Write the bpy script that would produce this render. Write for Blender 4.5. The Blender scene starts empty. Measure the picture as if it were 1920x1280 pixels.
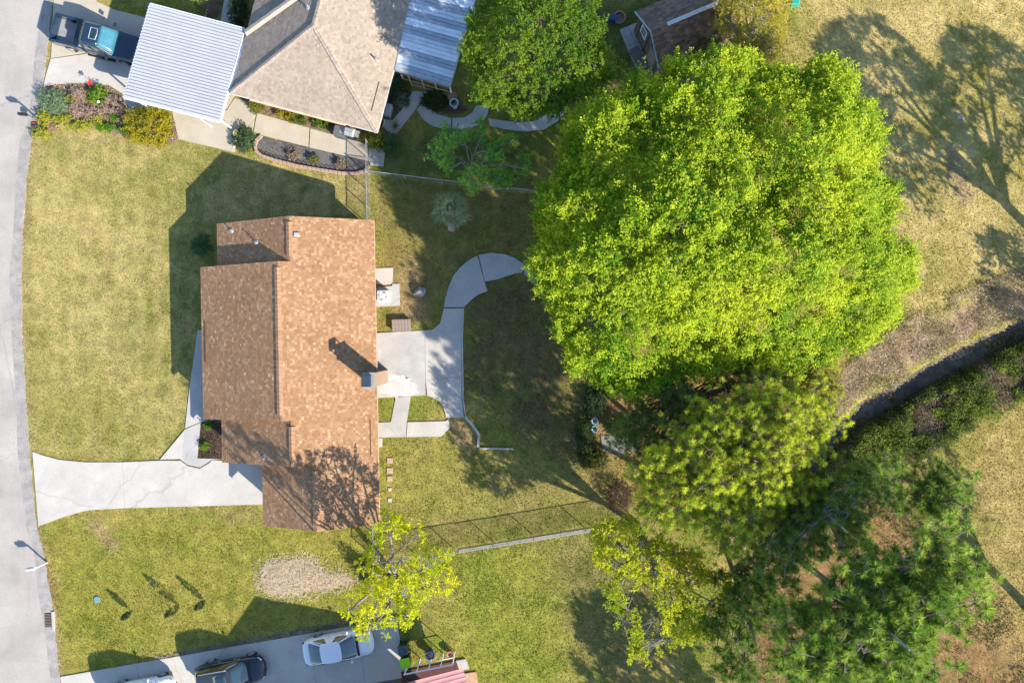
import bpy, bmesh, math
import numpy as np
from mathutils import Vector, Matrix

# ------------------------------------------------------------------ camera, sky, sun, exposure
H = 46.0                      # drone height above the lawn, metres
K = 0.036 / 46.0              # metres per photo pixel per metre of distance
C = bpy.context.scene.collection
scene = bpy.context.scene
cam = bpy.data.cameras.new("camera")
cam.sensor_fit = 'HORIZONTAL'
cam.angle = 2 * math.atan(960 * K)
cam.clip_start = 0.5
cam.clip_end = 3000
camo = bpy.data.objects.new("camera", cam)
camo.location = (0, 0, H)
C.objects.link(camo)
scene.camera = camo

SUN_EL = 29.3
SHX, SHY = -1.34, 1.17        # ground shadow, metres per metre of height
world = bpy.data.worlds.new("World")
scene.world = world
world.use_nodes = True
wn = world.node_tree
sky = wn.nodes.new("ShaderNodeTexSky")
sky.sky_type = 'NISHITA'
sky.sun_disc = False
sky.sun_elevation = math.radians(SUN_EL)
sky.sun_rotation = math.radians(131.1)
sky.air_density = 1.0
sky.dust_density = 0.2
sky.ozone_density = 3.0
bg = wn.nodes["Background"]
wn.links.new(sky.outputs[0], bg.inputs[0])
bg.inputs[1].default_value = 0.15
sl = bpy.data.lights.new("sun", 'SUN')
sl.energy = 5.0
sl.angle = math.radians(0.5)
sl.color = (1.0, 0.93, 0.82)
so = bpy.data.objects.new("sun", sl)
so.rotation_euler = Vector((SHX, SHY, -1)).to_track_quat('-Z', 'Y').to_euler()
so.location = (40, -35, 60)
C.objects.link(so)
vs = scene.view_settings
vs.view_transform = 'Standard'
vs.look = 'None'
vs.gamma = 1
vs.use_curve_mapping = False
vs.exposure = 1.14

# ------------------------------------------------------------------ helpers
rng = np.random.default_rng(7)


def P(px, py, z=0.0):
    """the place at height z that a point of the aerial survey picture stands for"""
    return Vector(((px - 960) * K * (H - z), (640 - py) * K * (H - z), z))


def PX(px, py, z=0.0):
    v = P(px, py, z)
    return (v.x, v.y)


def lay(pts, z=0.0):
    return [PX(a, b, z) for a, b in pts]


def props(o, label=None, cat=None, group=None, kind=None):
    if label: o["label"] = label
    if cat: o["category"] = cat
    if group: o["group"] = group
    if kind: o["kind"] = kind
    return o


def empty(name, label, cat, loc=(0, 0, 0), rot=0.0, group=None):
    o = bpy.data.objects.new(name, None)
    o.empty_display_size = 0.3
    o.location = loc
    o.rotation_euler = (0, 0, rot)
    C.objects.link(o)
    return props(o, label, cat, group)


def link(name, me, mat=None, parent=None):
    o = bpy.data.objects.new(name, me)
    if mat and not me.materials:
        me.materials.append(mat)
    C.objects.link(o)
    if parent: o.parent = parent
    return o


def copy_tree(o, parent=None):
    c = o.copy()
    C.objects.link(c)
    c.parent = parent
    for ch in list(o.children):
        copy_tree(ch, c)
    return c


class MB:
    def __init__(s):
        s.v = []; s.f = []

    def add(s, vs_, fs_):
        b = len(s.v)
        s.v += [tuple(v) for v in vs_]
        s.f += [tuple(b + i for i in f) for f in fs_]
        return s

    def box(s, c, d, rot=0.0, M=None):
        x, y, z = d[0] / 2, d[1] / 2, d[2] / 2
        vs_ = [Vector(p) for p in ((-x, -y, -z), (x, -y, -z), (x, y, -z), (-x, y, -z), (-x, -y, z), (x, -y, z), (x, y, z), (-x, y, z))]
        R = M if M is not None else Matrix.Rotation(rot, 3, 'Z')
        vs_ = [R @ v + Vector(c) for v in vs_]
        return s.add(vs_, [(0, 3, 2, 1), (4, 5, 6, 7), (0, 1, 5, 4), (1, 2, 6, 5), (2, 3, 7, 6), (3, 0, 4, 7)])

    def prism(s, pts, z0, z1):
        a = sum(pts[i][0] * pts[(i + 1) % len(pts)][1] - pts[(i + 1) % len(pts)][0] * pts[i][1] for i in range(len(pts)))
        if a < 0: pts = pts[::-1]
        n = len(pts)
        vs_ = [(p[0], p[1], z0) for p in pts] + [(p[0], p[1], z1) for p in pts]
        fs_ = [tuple(range(n))[::-1], tuple(range(n, 2 * n))] + [(i, (i + 1) % n, n + (i + 1) % n, n + i) for i in range(n)]
        return s.add(vs_, fs_)

    def hull8(s, bottom, top):
        """bottom, top: four points each, same winding (ccw from above)"""
        return s.add(list(bottom) + list(top), [(0, 3, 2, 1), (4, 5, 6, 7), (0, 1, 5, 4), (1, 2, 6, 5), (2, 3, 7, 6), (3, 0, 4, 7)])

    def path(s, pts, rad, n=6, cap=True):
        pts = [Vector(p) for p in pts]
        m = len(pts)
        if not hasattr(rad, '__len__'): rad = [rad] * m
        b = len(s.v)
        for i, p in enumerate(pts):
            d = (pts[min(i + 1, m - 1)] - pts[max(i - 1, 0)])
            d = d.normalized() if d.length > 1e-9 else Vector((0, 0, 1))
            up = Vector((0, 0, 1)) if abs(d.z) < 0.9 else Vector((1, 0, 0))
            x = d.cross(up).normalized(); y = d.cross(x).normalized()
            for k in range(n):
                a = 2 * math.pi * k / n
                s.v.append(tuple(p + (x * math.cos(a) + y * math.sin(a)) * rad[i]))
        for i in range(m - 1):
            for k in range(n):
                k2 = (k + 1) % n
                s.f.append((b + i * n + k, b + i * n + k2, b + (i + 1) * n + k2, b + (i + 1) * n + k))
        if cap:
            s.f.append(tuple(b + k for k in range(n))[::-1])
            s.f.append(tuple(b + (m - 1) * n + k for k in range(n)))
        return s

    def lathe(s, prof, c=(0, 0, 0), n=16, M=None):
        b = len(s.v)
        R = M if M is not None else Matrix.Identity(3)
        for r, z in prof:
            for k in range(n):
                a = 2 * math.pi * k / n
                s.v.append(tuple(R @ Vector((r * math.cos(a), r * math.sin(a), z)) + Vector(c)))
        for i in range(len(prof) - 1):
            for k in range(n):
                k2 = (k + 1) % n
                s.f.append((b + i * n + k, b + i * n + k2, b + (i + 1) * n + k2, b + (i + 1) * n + k))
        s.f.append(tuple(b + k for k in range(n))[::-1])
        s.f.append(tuple(b + (len(prof) - 1) * n + k for k in range(n)))
        return s

    def build(s, name, mat, parent=None, smooth=False, bevel=0.0, subsurf=0):
        me = bpy.data.meshes.new(name)
        me.from_pydata(s.v, [], s.f)
        me.update()
        bm = bmesh.new(); bm.from_mesh(me)
        bmesh.ops.recalc_face_normals(bm, faces=bm.faces)
        bm.to_mesh(me); bm.free()
        if smooth: me.polygons.foreach_set("use_smooth", [True] * len(me.polygons))
        o = link(name, me, mat, parent)
        if bevel:
            m = o.modifiers.new("bevel", 'BEVEL'); m.width = bevel; m.segments = 2; m.limit_method = 'ANGLE'
        if subsurf:
            m = o.modifiers.new("subsurf", 'SUBSURF'); m.levels = subsurf; m.render_levels = subsurf
        return o


def npmesh(name, V, F, mat, parent=None, col=None, smooth=False, kind=None):
    V = np.asarray(V, np.float32).reshape(-1, 3)
    F = np.asarray(F, np.int32)
    k = F.shape[1]
    me = bpy.data.meshes.new(name)
    me.vertices.add(len(V)); me.vertices.foreach_set("co", V.ravel())
    me.loops.add(F.size); me.loops.foreach_set("vertex_index", F.ravel())
    me.polygons.add(len(F)); me.polygons.foreach_set("loop_start", np.arange(0, F.size, k, dtype=np.int32))
    me.polygons.foreach_set("use_smooth", np.full(len(F), bool(smooth)))
    me.update(calc_edges=True)
    if col is not None:
        at = me.color_attributes.new("Col", 'FLOAT_COLOR', 'POINT')
        c = np.ones((len(V), 4), np.float32); c[:, :3] = np.clip(col, 0.001, 1)
        at.data.foreach_set("color", c.ravel())
    o = link(name, me, mat, parent)
    if kind: o["kind"] = kind
    return o


# ------------------------------------------------------------------ materials
_m = {}


def mat(name, col=(0.5, 0.5, 0.5), rough=0.7, var=0.15, scale=3.0, fine=30.0, bump=0.0, bscale=40.0, metal=0.0,
        attr=False, spec=0.3, transl=0.0, coat=0.0, trans=0.0, stain=None, stain_scale=0.6, stain_amt=0.5, crack=0.0, stretch=None):
    if name in _m: return _m[name]
    m = bpy.data.materials.new(name); m.use_nodes = True
    nt = m.node_tree; N = nt.nodes; L = nt.links
    b = N["Principled BSDF"]; out = N["Material Output"]
    b.inputs["Roughness"].default_value = rough
    b.inputs["Metallic"].default_value = metal
    b.inputs["Specular IOR Level"].default_value = spec
    b.inputs["Coat Weight"].default_value = coat
    b.inputs["Coat Roughness"].default_value = 0.05
    b.inputs["Transmission Weight"].default_value = trans
    tc = N.new("ShaderNodeTexCoord")

    def noise(sc, det=4, rgh=0.6):
        n = N.new("ShaderNodeTexNoise"); n.inputs["Scale"].default_value = sc; n.inputs["Detail"].default_value = det
        n.inputs["Roughness"].default_value = rgh
        L.new(tc.outputs["Object"], n.inputs["Vector"]); return n

    def rng_(node, lo, hi):
        r = N.new("ShaderNodeMapRange"); r.inputs["From Min"].default_value = 0.3; r.inputs["From Max"].default_value = 0.7
        r.inputs["To Min"].default_value = lo; r.inputs["To Max"].default_value = hi
        L.new(node.outputs["Fac"], r.inputs["Value"]); return r

    n1 = rng_(noise(scale), 1 - var, 1 + var)
    n2 = rng_(noise(fine, 3), 1 - var * 0.8, 1 + var * 0.8)
    mul = N.new("ShaderNodeMath"); mul.operation = 'MULTIPLY'
    L.new(n1.outputs[0], mul.inputs[0]); L.new(n2.outputs[0], mul.inputs[1])
    base = N.new("ShaderNodeVectorMath"); base.operation = 'SCALE'
    if attr:
        a = N.new("ShaderNodeAttribute"); a.attribute_name = "Col"
        L.new(a.outputs["Color"], base.inputs[0])
    else:
        base.inputs[0].default_value = col
    L.new(mul.outputs[0], base.inputs["Scale"])
    last = base.outputs[0]
    if stain:
        sn = N.new("ShaderNodeMapRange"); sn.inputs["From Min"].default_value = 0.48; sn.inputs["From Max"].default_value = 0.72
        sn.inputs["To Max"].default_value = stain_amt
        sno = noise(stain_scale, 6, 0.65)
        if stretch:
            mp = N.new("ShaderNodeMapping"); mp.inputs["Scale"].default_value = stretch
            L.new(tc.outputs["Object"], mp.inputs["Vector"]); L.new(mp.outputs[0], sno.inputs["Vector"])
        L.new(sno.outputs["Fac"], sn.inputs["Value"])
        mx = N.new("ShaderNodeMix"); mx.data_type = 'RGBA'
        L.new(sn.outputs[0], mx.inputs[0]); L.new(last, mx.inputs[6]); mx.inputs[7].default_value = (*stain, 1)
        last = mx.outputs[2]
    if crack:
        wn_ = noise(0.9, 3)
        wv_ = N.new("ShaderNodeVectorMath"); wv_.operation = 'ADD'
        L.new(tc.outputs["Object"], wv_.inputs[0]); wsc = N.new("ShaderNodeVectorMath"); wsc.operation = 'SCALE'; wsc.inputs["Scale"].default_value = 0.8
        L.new(wn_.outputs["Color"], wsc.inputs[0]); L.new(wsc.outputs[0], wv_.inputs[1])
        vo = N.new("ShaderNodeTexVoronoi"); vo.feature = 'DISTANCE_TO_EDGE'; vo.inputs["Scale"].default_value = crack
        L.new(wv_.outputs[0], vo.inputs["Vector"])
        cr = N.new("ShaderNodeMapRange"); cr.inputs["From Min"].default_value = 0.0; cr.inputs["From Max"].default_value = 0.0035
        cr.inputs["To Min"].default_value = 0.80; cr.inputs["To Max"].default_value = 1.0
        L.new(vo.outputs["Distance"], cr.inputs["Value"])
        cs_n = N.new("ShaderNodeVectorMath"); cs_n.operation = 'SCALE'
        L.new(last, cs_n.inputs[0]); L.new(cr.outputs[0], cs_n.inputs["Scale"])
        last = cs_n.outputs[0]
    L.new(last, b.inputs["Base Color"])
    if bump:
        bp = N.new("ShaderNodeBump"); bp.inputs["Strength"].default_value = bump; bp.inputs["Distance"].default_value = 0.02
        L.new(noise(bscale, 4).outputs["Fac"], bp.inputs["Height"]); L.new(bp.outputs[0], b.inputs["Normal"])
    if transl:
        t = N.new("ShaderNodeBsdfTranslucent"); L.new(last, t.inputs["Color"])
        ms = N.new("ShaderNodeMixShader"); ms.inputs[0].default_value = transl
        L.new(b.outputs[0], ms.inputs[1]); L.new(t.outputs[0], ms.inputs[2]); L.new(ms.outputs[0], out.inputs[0])
    _m[name] = m
    return m


M_GROUND = mat("ground_soil", attr=True, rough=0.95, var=0.28, scale=1.3, fine=14, bump=0.6, bscale=18, spec=0.0)
M_GRASS = mat("grass_blades", attr=True, rough=0.9, var=0.06, scale=2, transl=0.3, spec=0.0)
M_LEAF = mat("leaf", attr=True, rough=0.5, var=0.08, scale=1.0, fine=4, transl=0.5, spec=0.25)
M_NEEDLE = mat("needle", attr=True, rough=0.5, var=0.06, scale=1.0, fine=4, transl=0.45, spec=0.3)
M_DRY = mat("dry_stems", attr=True, rough=0.9, var=0.1, transl=0.15, spec=0.1)
M_BARK = mat("bark", (0.16, 0.12, 0.09), rough=0.9, var=0.3, scale=6, bump=0.8, bscale=30)
M_PALEBARK = mat("pale_bark", (0.24, 0.215, 0.19), rough=0.9, var=0.25, scale=6, bump=0.5, bscale=30)
M_ASPHALT = mat("worn_asphalt", (0.36, 0.325, 0.285), rough=0.95, var=0.17, scale=0.35, fine=15, bump=0.5, bscale=60, stain=(0.41, 0.345, 0.315), stain_scale=0.7, stain_amt=0.8, stretch=(1.2, 0.12, 1), crack=0.07, spec=0.1)
M_GUTTER = mat("rough_edge_asphalt", (0.29, 0.265, 0.24), rough=0.95, var=0.22, scale=1.5, fine=16, bump=0.6, bscale=40)
M_CONC = mat("pale_concrete", (0.445, 0.41, 0.36), rough=0.9, var=0.09, scale=0.8, fine=12, bump=0.2, bscale=60, stain=(0.35, 0.325, 0.29), stain_scale=0.45, stain_amt=0.6, crack=0.06, spec=0.15)
M_CONC2 = mat("buff_concrete", (0.42, 0.365, 0.28), crack=0.06, rough=0.9, var=0.10, scale=0.8, fine=20, bump=0.2, bscale=60, stain=(0.38, 0.33, 0.25), stain_scale=0.5, stain_amt=0.5)
M_CONC3 = mat("grey_concrete", (0.39, 0.37, 0.34), crack=0.07, rough=0.9, var=0.11, scale=0.8, fine=20, bump=0.2, bscale=60, stain=(0.27, 0.26, 0.25), stain_scale=0.5, stain_amt=0.6)
M_JOINT = mat("joint_soil", (0.13, 0.10, 0.06), rough=1.0, var=0.3)
M_MULCH = mat("bark_mulch", (0.13, 0.085, 0.06), rough=1.0, var=0.35, scale=5, fine=40, bump=1.0, bscale=30)
M_GRAVEL = mat("grey_gravel_base", (0.13, 0.12, 0.115), rough=1.0, var=0.4, scale=12, fine=60, bump=1.0, bscale=40)
M_STONE = mat("stones", attr=True, rough=0.95, var=0.2, scale=8, bump=0.4)
M_SHINGLE = mat("asphalt_shingle", attr=True, rough=0.95, var=0.10, scale=0.5, fine=30, spec=0.1)
M_DECKB = mat("roof_underlay_brown", (0.12, 0.065, 0.035), rough=0.95, var=0.1)
M_DECKT = mat("roof_underlay_tan", (0.17, 0.13, 0.10), rough=0.95, var=0.1)
M_TRIM = mat("painted_trim", (0.62, 0.60, 0.56), rough=0.6, var=0.05)
M_TANTRIM = mat("tan_trim", (0.45, 0.32, 0.22), rough=0.7, var=0.06)
M_BRICK = mat("brick_wall", (0.33, 0.20, 0.14), rough=0.9, var=0.2, scale=4, bump=0.3)
M_SIDING = mat("board_siding", (0.50, 0.44, 0.36), rough=0.8, var=0.06)
M_WHITE = mat("white_paint", (0.78, 0.78, 0.78), rough=0.45, var=0.04)
M_METALROOF = mat("white_metal_roof", (0.40, 0.405, 0.41), rough=0.5, var=0.05, scale=0.7, metal=0.0, spec=0.5)
M_GALV = mat("galvanised_roof", (0.60, 0.64, 0.68), rough=0.45, var=0.14, scale=1.2, metal=0.25, stain=(0.40, 0.42, 0.45), stain_scale=1.0, stain_amt=0.5)
M_PINK = mat("faded_red_metal", (0.46, 0.23, 0.22), rough=0.5, var=0.08, scale=1.0)
M_STEEL = mat("galvanised_steel", (0.50, 0.51, 0.52), rough=0.4, var=0.08, metal=0.7)
M_DARKMETAL = mat("dark_metal", (0.03, 0.03, 0.032), rough=0.45, var=0.1, metal=0.4)
M_LEAD = mat("vent_flashing", (0.32, 0.33, 0.35), rough=0.5, var=0.1, metal=0.3)
M_GLASS = mat("dark_glass", (0.012, 0.03, 0.035), rough=0.03, var=0.0, spec=1.0, coat=1.0)
M_RUBBER = mat("rubber", (0.015, 0.015, 0.016), rough=0.85, var=0.1)
M_WOOD = mat("weathered_wood", (0.26, 0.20, 0.16), rough=0.9, var=0.2, scale=6)
M_GREYWOOD = mat("grey_wood", (0.13, 0.14, 0.13), rough=0.9, var=0.2, scale=6)
M_WATER = mat("ditch_water", (0.075, 0.062, 0.05), rough=0.5, var=0.5, scale=1.5, fine=9, spec=0.34, bump=0.5, bscale=7, stain=(0.15, 0.125, 0.10), stain_scale=1.2, stain_amt=0.8)
M_TERRA = mat("terracotta", (0.42, 0.20, 0.12), rough=0.8, var=0.12)
M_SOIL = mat("potting_soil", (0.05, 0.035, 0.025), rough=1.0, var=0.3, scale=10)
M_PLASTIC_BLK = mat("black_plastic", (0.02, 0.022, 0.025), rough=0.4, var=0.05)
M_LIME = mat("lime_plastic", (0.30, 0.62, 0.01), rough=0.45, var=0.03)
M_BLUE = mat("blue_glaze", (0.02, 0.06, 0.16), rough=0.3, var=0.1)
M_PALEBLUE = mat("pale_blue_paint", (0.25, 0.42, 0.50), rough=0.6, var=0.1)
M_RED = mat("red_plastic", (0.65, 0.04, 0.03), rough=0.5, var=0.05)
M_LAMPRED = mat("red_lens", (0.4, 0.01, 0.015), rough=0.15, var=0.0, spec=0.7)
M_LAMPCLR = mat("clear_lens", (0.65, 0.68, 0.7), rough=0.1, var=0.0, spec=0.8)
M_CARBLACK = mat("black_car_paint", (0.010, 0.014, 0.022), rough=0.25, var=0.0, coat=1.0)
M_CARBLUE = mat("dark_blue_car_paint", (0.012, 0.030, 0.055), rough=0.3, var=0.0, coat=1.0)
M_CARWHITE = mat("white_car_paint", (0.68, 0.68, 0.69), rough=0.25, var=0.0, coat=1.0)
M_CHROME = mat("chrome", (0.65, 0.66, 0.68), rough=0.15, var=0.0, metal=1.0)
M_BEDLINER = mat("grey_bed_liner", (0.26, 0.26, 0.27), rough=0.8, var=0.12)
M_BLOCK = mat("edging_block", (0.36, 0.25, 0.19), rough=0.95, var=0.18, scale=5, bump=0.4)
M_PAVER = mat("grey_paver", (0.33, 0.32, 0.30), rough=0.95, var=0.15, scale=4, bump=0.3)


# ------------------------------------------------------------------ number fields
def fbm(x, y, scale, seed, octaves=4):
    r = np.random.default_rng(seed)
    T = r.random((256, 256))
    out = np.zeros_like(x, float); amp = 1.0; tot = 0.0
    for o in range(octaves):
        ca, sa = math.cos(0.6 + 1.1 * o), math.sin(0.6 + 1.1 * o)
        u = (x * ca - y * sa) / scale * 2 ** o + 37.3 * o; v = (x * sa + y * ca) / scale * 2 ** o + 11.7 * o
        i = np.floor(u).astype(int); j = np.floor(v).astype(int); fu = u - i; fv = v - j
        fu = fu * fu * (3 - 2 * fu); fv = fv * fv * (3 - 2 * fv)
        a = T[i % 256, j % 256]; b = T[(i + 1) % 256, j % 256]; c = T[i % 256, (j + 1) % 256]; d = T[(i + 1) % 256, (j + 1) % 256]
        out += amp * ((a * (1 - fu) + b * fu) * (1 - fv) + (c * (1 - fu) + d * fu) * fv)
        tot += amp; amp *= 0.55
    return out / tot


def sdist(x, y, poly):
    """distance to a polygon's edge, positive inside"""
    x = np.asarray(x, float); y = np.asarray(y, float)
    dm = np.full(x.shape, 1e9); ins = np.zeros(x.shape, bool)
    n = len(poly)
    for i in range(n):
        x1, y1 = poly[i]; x2, y2 = poly[(i + 1) % n]
        dx, dy = x2 - x1, y2 - y1
        t = np.clip(((x - x1) * dx + (y - y1) * dy) / (dx * dx + dy * dy + 1e-12), 0, 1)
        dm = np.minimum(dm, np.hypot(x - x1 - t * dx, y - y1 - t * dy))
        cr = (y1 > y) != (y2 > y)
        with np.errstate(divide='ignore', invalid='ignore'):
            ins ^= cr & (x < dx * (y - y1) / (dy if dy else 1e-12) + x1)
    return np.where(ins, dm, -dm)


def pdist(x, y, line):
    dm = np.full(np.shape(x), 1e9)
    for i in range(len(line) - 1):
        x1, y1 = line[i]; x2, y2 = line[i + 1]
        dx, dy = x2 - x1, y2 - y1
        t = np.clip(((x - x1) * dx + (y - y1) * dy) / (dx * dx + dy * dy), 0, 1)
        dm = np.minimum(dm, np.hypot(x - x1 - t * dx, y - y1 - t * dy))
    return dm


def sstep(a, b, x):
    t = np.clip((x - a) / (b - a), 0, 1)
    return t * t * (3 - 2 * t)


def norm(a):
    return a / (np.linalg.norm(a, axis=-1, keepdims=True) + 1e-9)

# ------------------------------------------------------------------ ground
ROAD_EDGE = [(112, -60), (100, 0), (88, 100), (80, 165), (70, 230), (60, 262), (50, 330), (43, 430), (40, 520), (42, 640), (49, 760), (55, 845),
             (68, 985), (82, 1040), (95, 1120), (103, 1180), (112, 1270), (120, 1360)]
DITCH = lay([(2600, 280), (2150, 515), (1940, 617), (1860, 652), (1800, 682), (1730, 720), (1650, 768), (1600, 800), (1555, 850), (1500, 905), (1440, 955)])
GX0, GX1, GY0, GY1, GS = -44.0, 44.0, -31.0, 31.0, 0.2
gx = np.arange(GX0, GX1 + GS / 2, GS); gy = np.arange(GY0, GY1 + GS / 2, GS)
GXX, GYY = np.meshgrid(gx, gy, indexing='ij')


def ground_z(x, y):
    d = pdist(x, y, DITCH) + (fbm(x, y, 1.1, 5) - 0.5) * 1.0
    return -1.15 * (1 - sstep(0.18, 1.28, d)) + (fbm(x, y, 2.2, 3) - 0.5) * 0.05 - 0.03


def paint(colr, mask):
    global GC
    GC = GC * (1 - mask[..., None]) + np.array(colr)[None, None] * mask[..., None]


def area(poly, soft=0.5, wob=0.6, seed=1):
    if soft >= 0.6: soft, wob = soft * 2.0, wob * 2.6
    d = sdist(GXX, GYY, lay(poly)) + (fbm(GXX, GYY, 1.0 if soft < 0.6 else 2.2, seed) - 0.5) * 2 * wob
    return sstep(-soft, soft, d)


n_big = fbm(GXX, GYY, 3.5, 21); n_mid = fbm(GXX, GYY, 1.1, 22); n_f = fbm(GXX, GYY, 0.5, 23)
GREEN = np.array((0.165, 0.19, 0.030)); TAN = np.array((0.30, 0.235, 0.085)); BROWN = np.array((0.17, 0.115, 0.055))
mixf = np.clip(0.45 + (n_big - 0.5) * 1.4 + (n_mid - 0.5) * 1.6 + (n_f - 0.5) * 0.9, 0, 1)
GC = GREEN * (1 - mixf[..., None]) + TAN * mixf[..., None]
GD = np.ones(GXX.shape)        # how much grass grows
# front lawn: mown in faint stripes running with the road
fl = area([(60, 240), (330, 255), (440, 290), (690, 330), (690, 400), (380, 420), (370, 640), (350, 780), (300, 862), (60, 850), (40, 560)], 0.3, 0.2)
stripe = 0.5 + 0.5 * np.sin((GXX + 0.25 * fbm(GXX, GYY, 4, 9)) * 2 * math.pi / 1.15)
f2 = np.clip(0.62 + (n_big - 0.5) * 1.5 + (n_mid - 0.5) * 1.1 + (n_f - 0.5) * 0.8 + (stripe - 0.5) * 0.26, 0, 1)
flc = np.array((0.20, 0.195, 0.055)) * (1 - f2[..., None]) + np.array((0.36, 0.295, 0.135)) * f2[..., None]
GC = GC * (1 - fl[..., None]) + flc * fl[..., None]
paint((0.21, 0.20, 0.045), 0.5 * area([(55, 650), (200, 700), (300, 800), (330, 860), (60, 850)], 1.5, 0.8, 31))
# strip of lawn south of the driveway, greener
paint((0.225, 0.215, 0.035), 0.65 * area([(80, 985), (490, 950), (700, 995), (830, 1080), (640, 1165), (115, 1262)], 0.6, 0.5, 32) * (0.5 + n_mid))
paint((0.30, 0.22, 0.12), 0.8 * area([(165, 975), (190, 975), (225, 1020), (240, 1045), (205, 1035), (170, 990)], 0.4, 0.5, 33))
paint((0.26, 0.20, 0.10), 0.5 * area([(400, 955), (490, 950), (490, 975), (430, 985)], 0.4, 0.4, 34))
# lawn behind the south house
paint((0.215, 0.23, 0.030), 0.7 * area([(830, 1040), (1050, 1000), (1120, 1290), (880, 1290)], 1.0, 0.6, 35) * (0.45 + n_mid))
# back garden
paint((0.19, 0.15, 0.055), 0.7 * area([(705, 330), (1000, 360), (1000, 480), (830, 560), (820, 610), (705, 615)], 0.6, 0.6, 36) * (0.5 + n_f))
paint((0.30, 0.215, 0.12), 0.85 * area([(735, 500), (775, 480), (805, 540), (800, 600), (742, 600)], 0.5, 0.6, 37))
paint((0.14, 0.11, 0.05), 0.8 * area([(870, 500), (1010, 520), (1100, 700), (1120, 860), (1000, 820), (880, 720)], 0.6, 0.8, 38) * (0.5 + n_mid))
paint((0.26, 0.20, 0.085), 0.6 * area([(715, 825), (1100, 850), (1180, 960), (830, 1020), (715, 980)], 1.0, 0.6, 39) * (0.4 + n_f))
paint((0.24, 0.225, 0.05), 0.6 * area([(715, 825), (850, 825), (900, 960), (720, 1000)], 1.0, 0.6, 40))
paint((0.30, 0.215, 0.12), 0.8 * area([(845, 785), (872, 788), (893, 815), (893, 840), (850, 840)], 0.3, 0.3, 41))
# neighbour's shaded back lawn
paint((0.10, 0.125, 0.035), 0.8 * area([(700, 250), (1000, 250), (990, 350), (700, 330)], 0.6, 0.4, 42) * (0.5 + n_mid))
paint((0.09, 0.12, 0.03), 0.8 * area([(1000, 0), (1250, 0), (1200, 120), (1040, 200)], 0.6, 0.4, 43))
# open field
fld = area([(1480, -60), (2400, -60), (2400, 600), (1900, 540), (1700, 640), (1600, 400), (1560, 100)], 1.5, 0.8, 44)
f3 = np.clip(0.62 + (n_big - 0.5) * 1.4 + (n_mid - 0.5) * 1.1 + (n_f - 0.5) * 0.8, 0, 1)
fc = np.array((0.24, 0.21, 0.055)) * (1 - f3[..., None]) + np.array((0.44, 0.345, 0.17)) * f3[..., None]
GC = GC * (1 - fld[..., None]) + fc * fld[..., None]
paint((0.26, 0.19, 0.15), 0.75 * area([(1775, 270), (1800, 290), (1825, 360), (1800, 380), (1775, 330)], 0.4, 0.5, 45))
# far bank field and pine straw
sef = area([(1640, 900), (2400, 560), (2400, 1500), (1850, 1500), (1850, 1000)], 1.2, 0.8, 46)
fc2 = np.array((0.22, 0.19, 0.05)) * (1 - f3[..., None]) + np.array((0.36, 0.27, 0.12)) * f3[..., None]
GC = GC * (1 - sef[..., None]) + fc2 * sef[..., None]
straw = area([(1130, 720), (1560, 640), (1570, 850), (1660, 880), (1860, 1060), (1900, 1320), (1380, 1320), (1420, 1000), (1200, 960)], 0.8, 0.9, 47)
sc_ = np.array((0.22, 0.13, 0.065)) * (1 - n_f[..., None]) + np.array((0.36, 0.22, 0.11)) * n_f[..., None]
straw *= np.clip(0.4 + n_mid, 0, 1)
GC = GC * (1 - straw[..., None]) + sc_ * straw[..., None]
GD *= 1 - 0.8 * straw
paint((0.37, 0.26, 0.13), 0.6 * area([(1820, 1090), (1900, 1120), (1900, 1220), (1800, 1180)], 0.6, 0.5, 48))
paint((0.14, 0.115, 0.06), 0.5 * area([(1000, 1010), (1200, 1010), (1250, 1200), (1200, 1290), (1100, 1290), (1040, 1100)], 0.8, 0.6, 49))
# ditch banks: dry brambles on the near bank, dark greenery on the far bank
dd = pdist(GXX, GYY, DITCH) + (n_mid - 0.5) * 1.0
side = np.where(sdist(GXX, GYY, DITCH + [(17, -60), (120, -60), (120, 0)]) > 0, -1.0, 1.0)
nb = (1 - sstep(2.6, 4.2, dd)) * (side > 0)
nbc = np.array((0.23, 0.155, 0.105)) * (1 - n_f[..., None]) + np.array((0.40, 0.30, 0.21)) * n_f[..., None]
GC = GC * (1 - nb[..., None]) + nbc * nb[..., None]
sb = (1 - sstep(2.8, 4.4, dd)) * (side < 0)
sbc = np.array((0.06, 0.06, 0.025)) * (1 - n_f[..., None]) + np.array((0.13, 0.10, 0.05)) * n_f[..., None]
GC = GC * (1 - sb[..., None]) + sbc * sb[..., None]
moss = (1 - sstep(1.2, 1.9, dd)) * (side > 0) * sstep(0.45, 0.6, n_big + 0.1)
paint((0.22, 0.22, 0.02), moss * 0.8)
paint((0.06, 0.055, 0.05), 1 - sstep(0.7, 1.15, dd))
GD *= 1 - (1 - sstep(0.8, 1.4, dd))
GD *= 1 - 0.6 * nb
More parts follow.
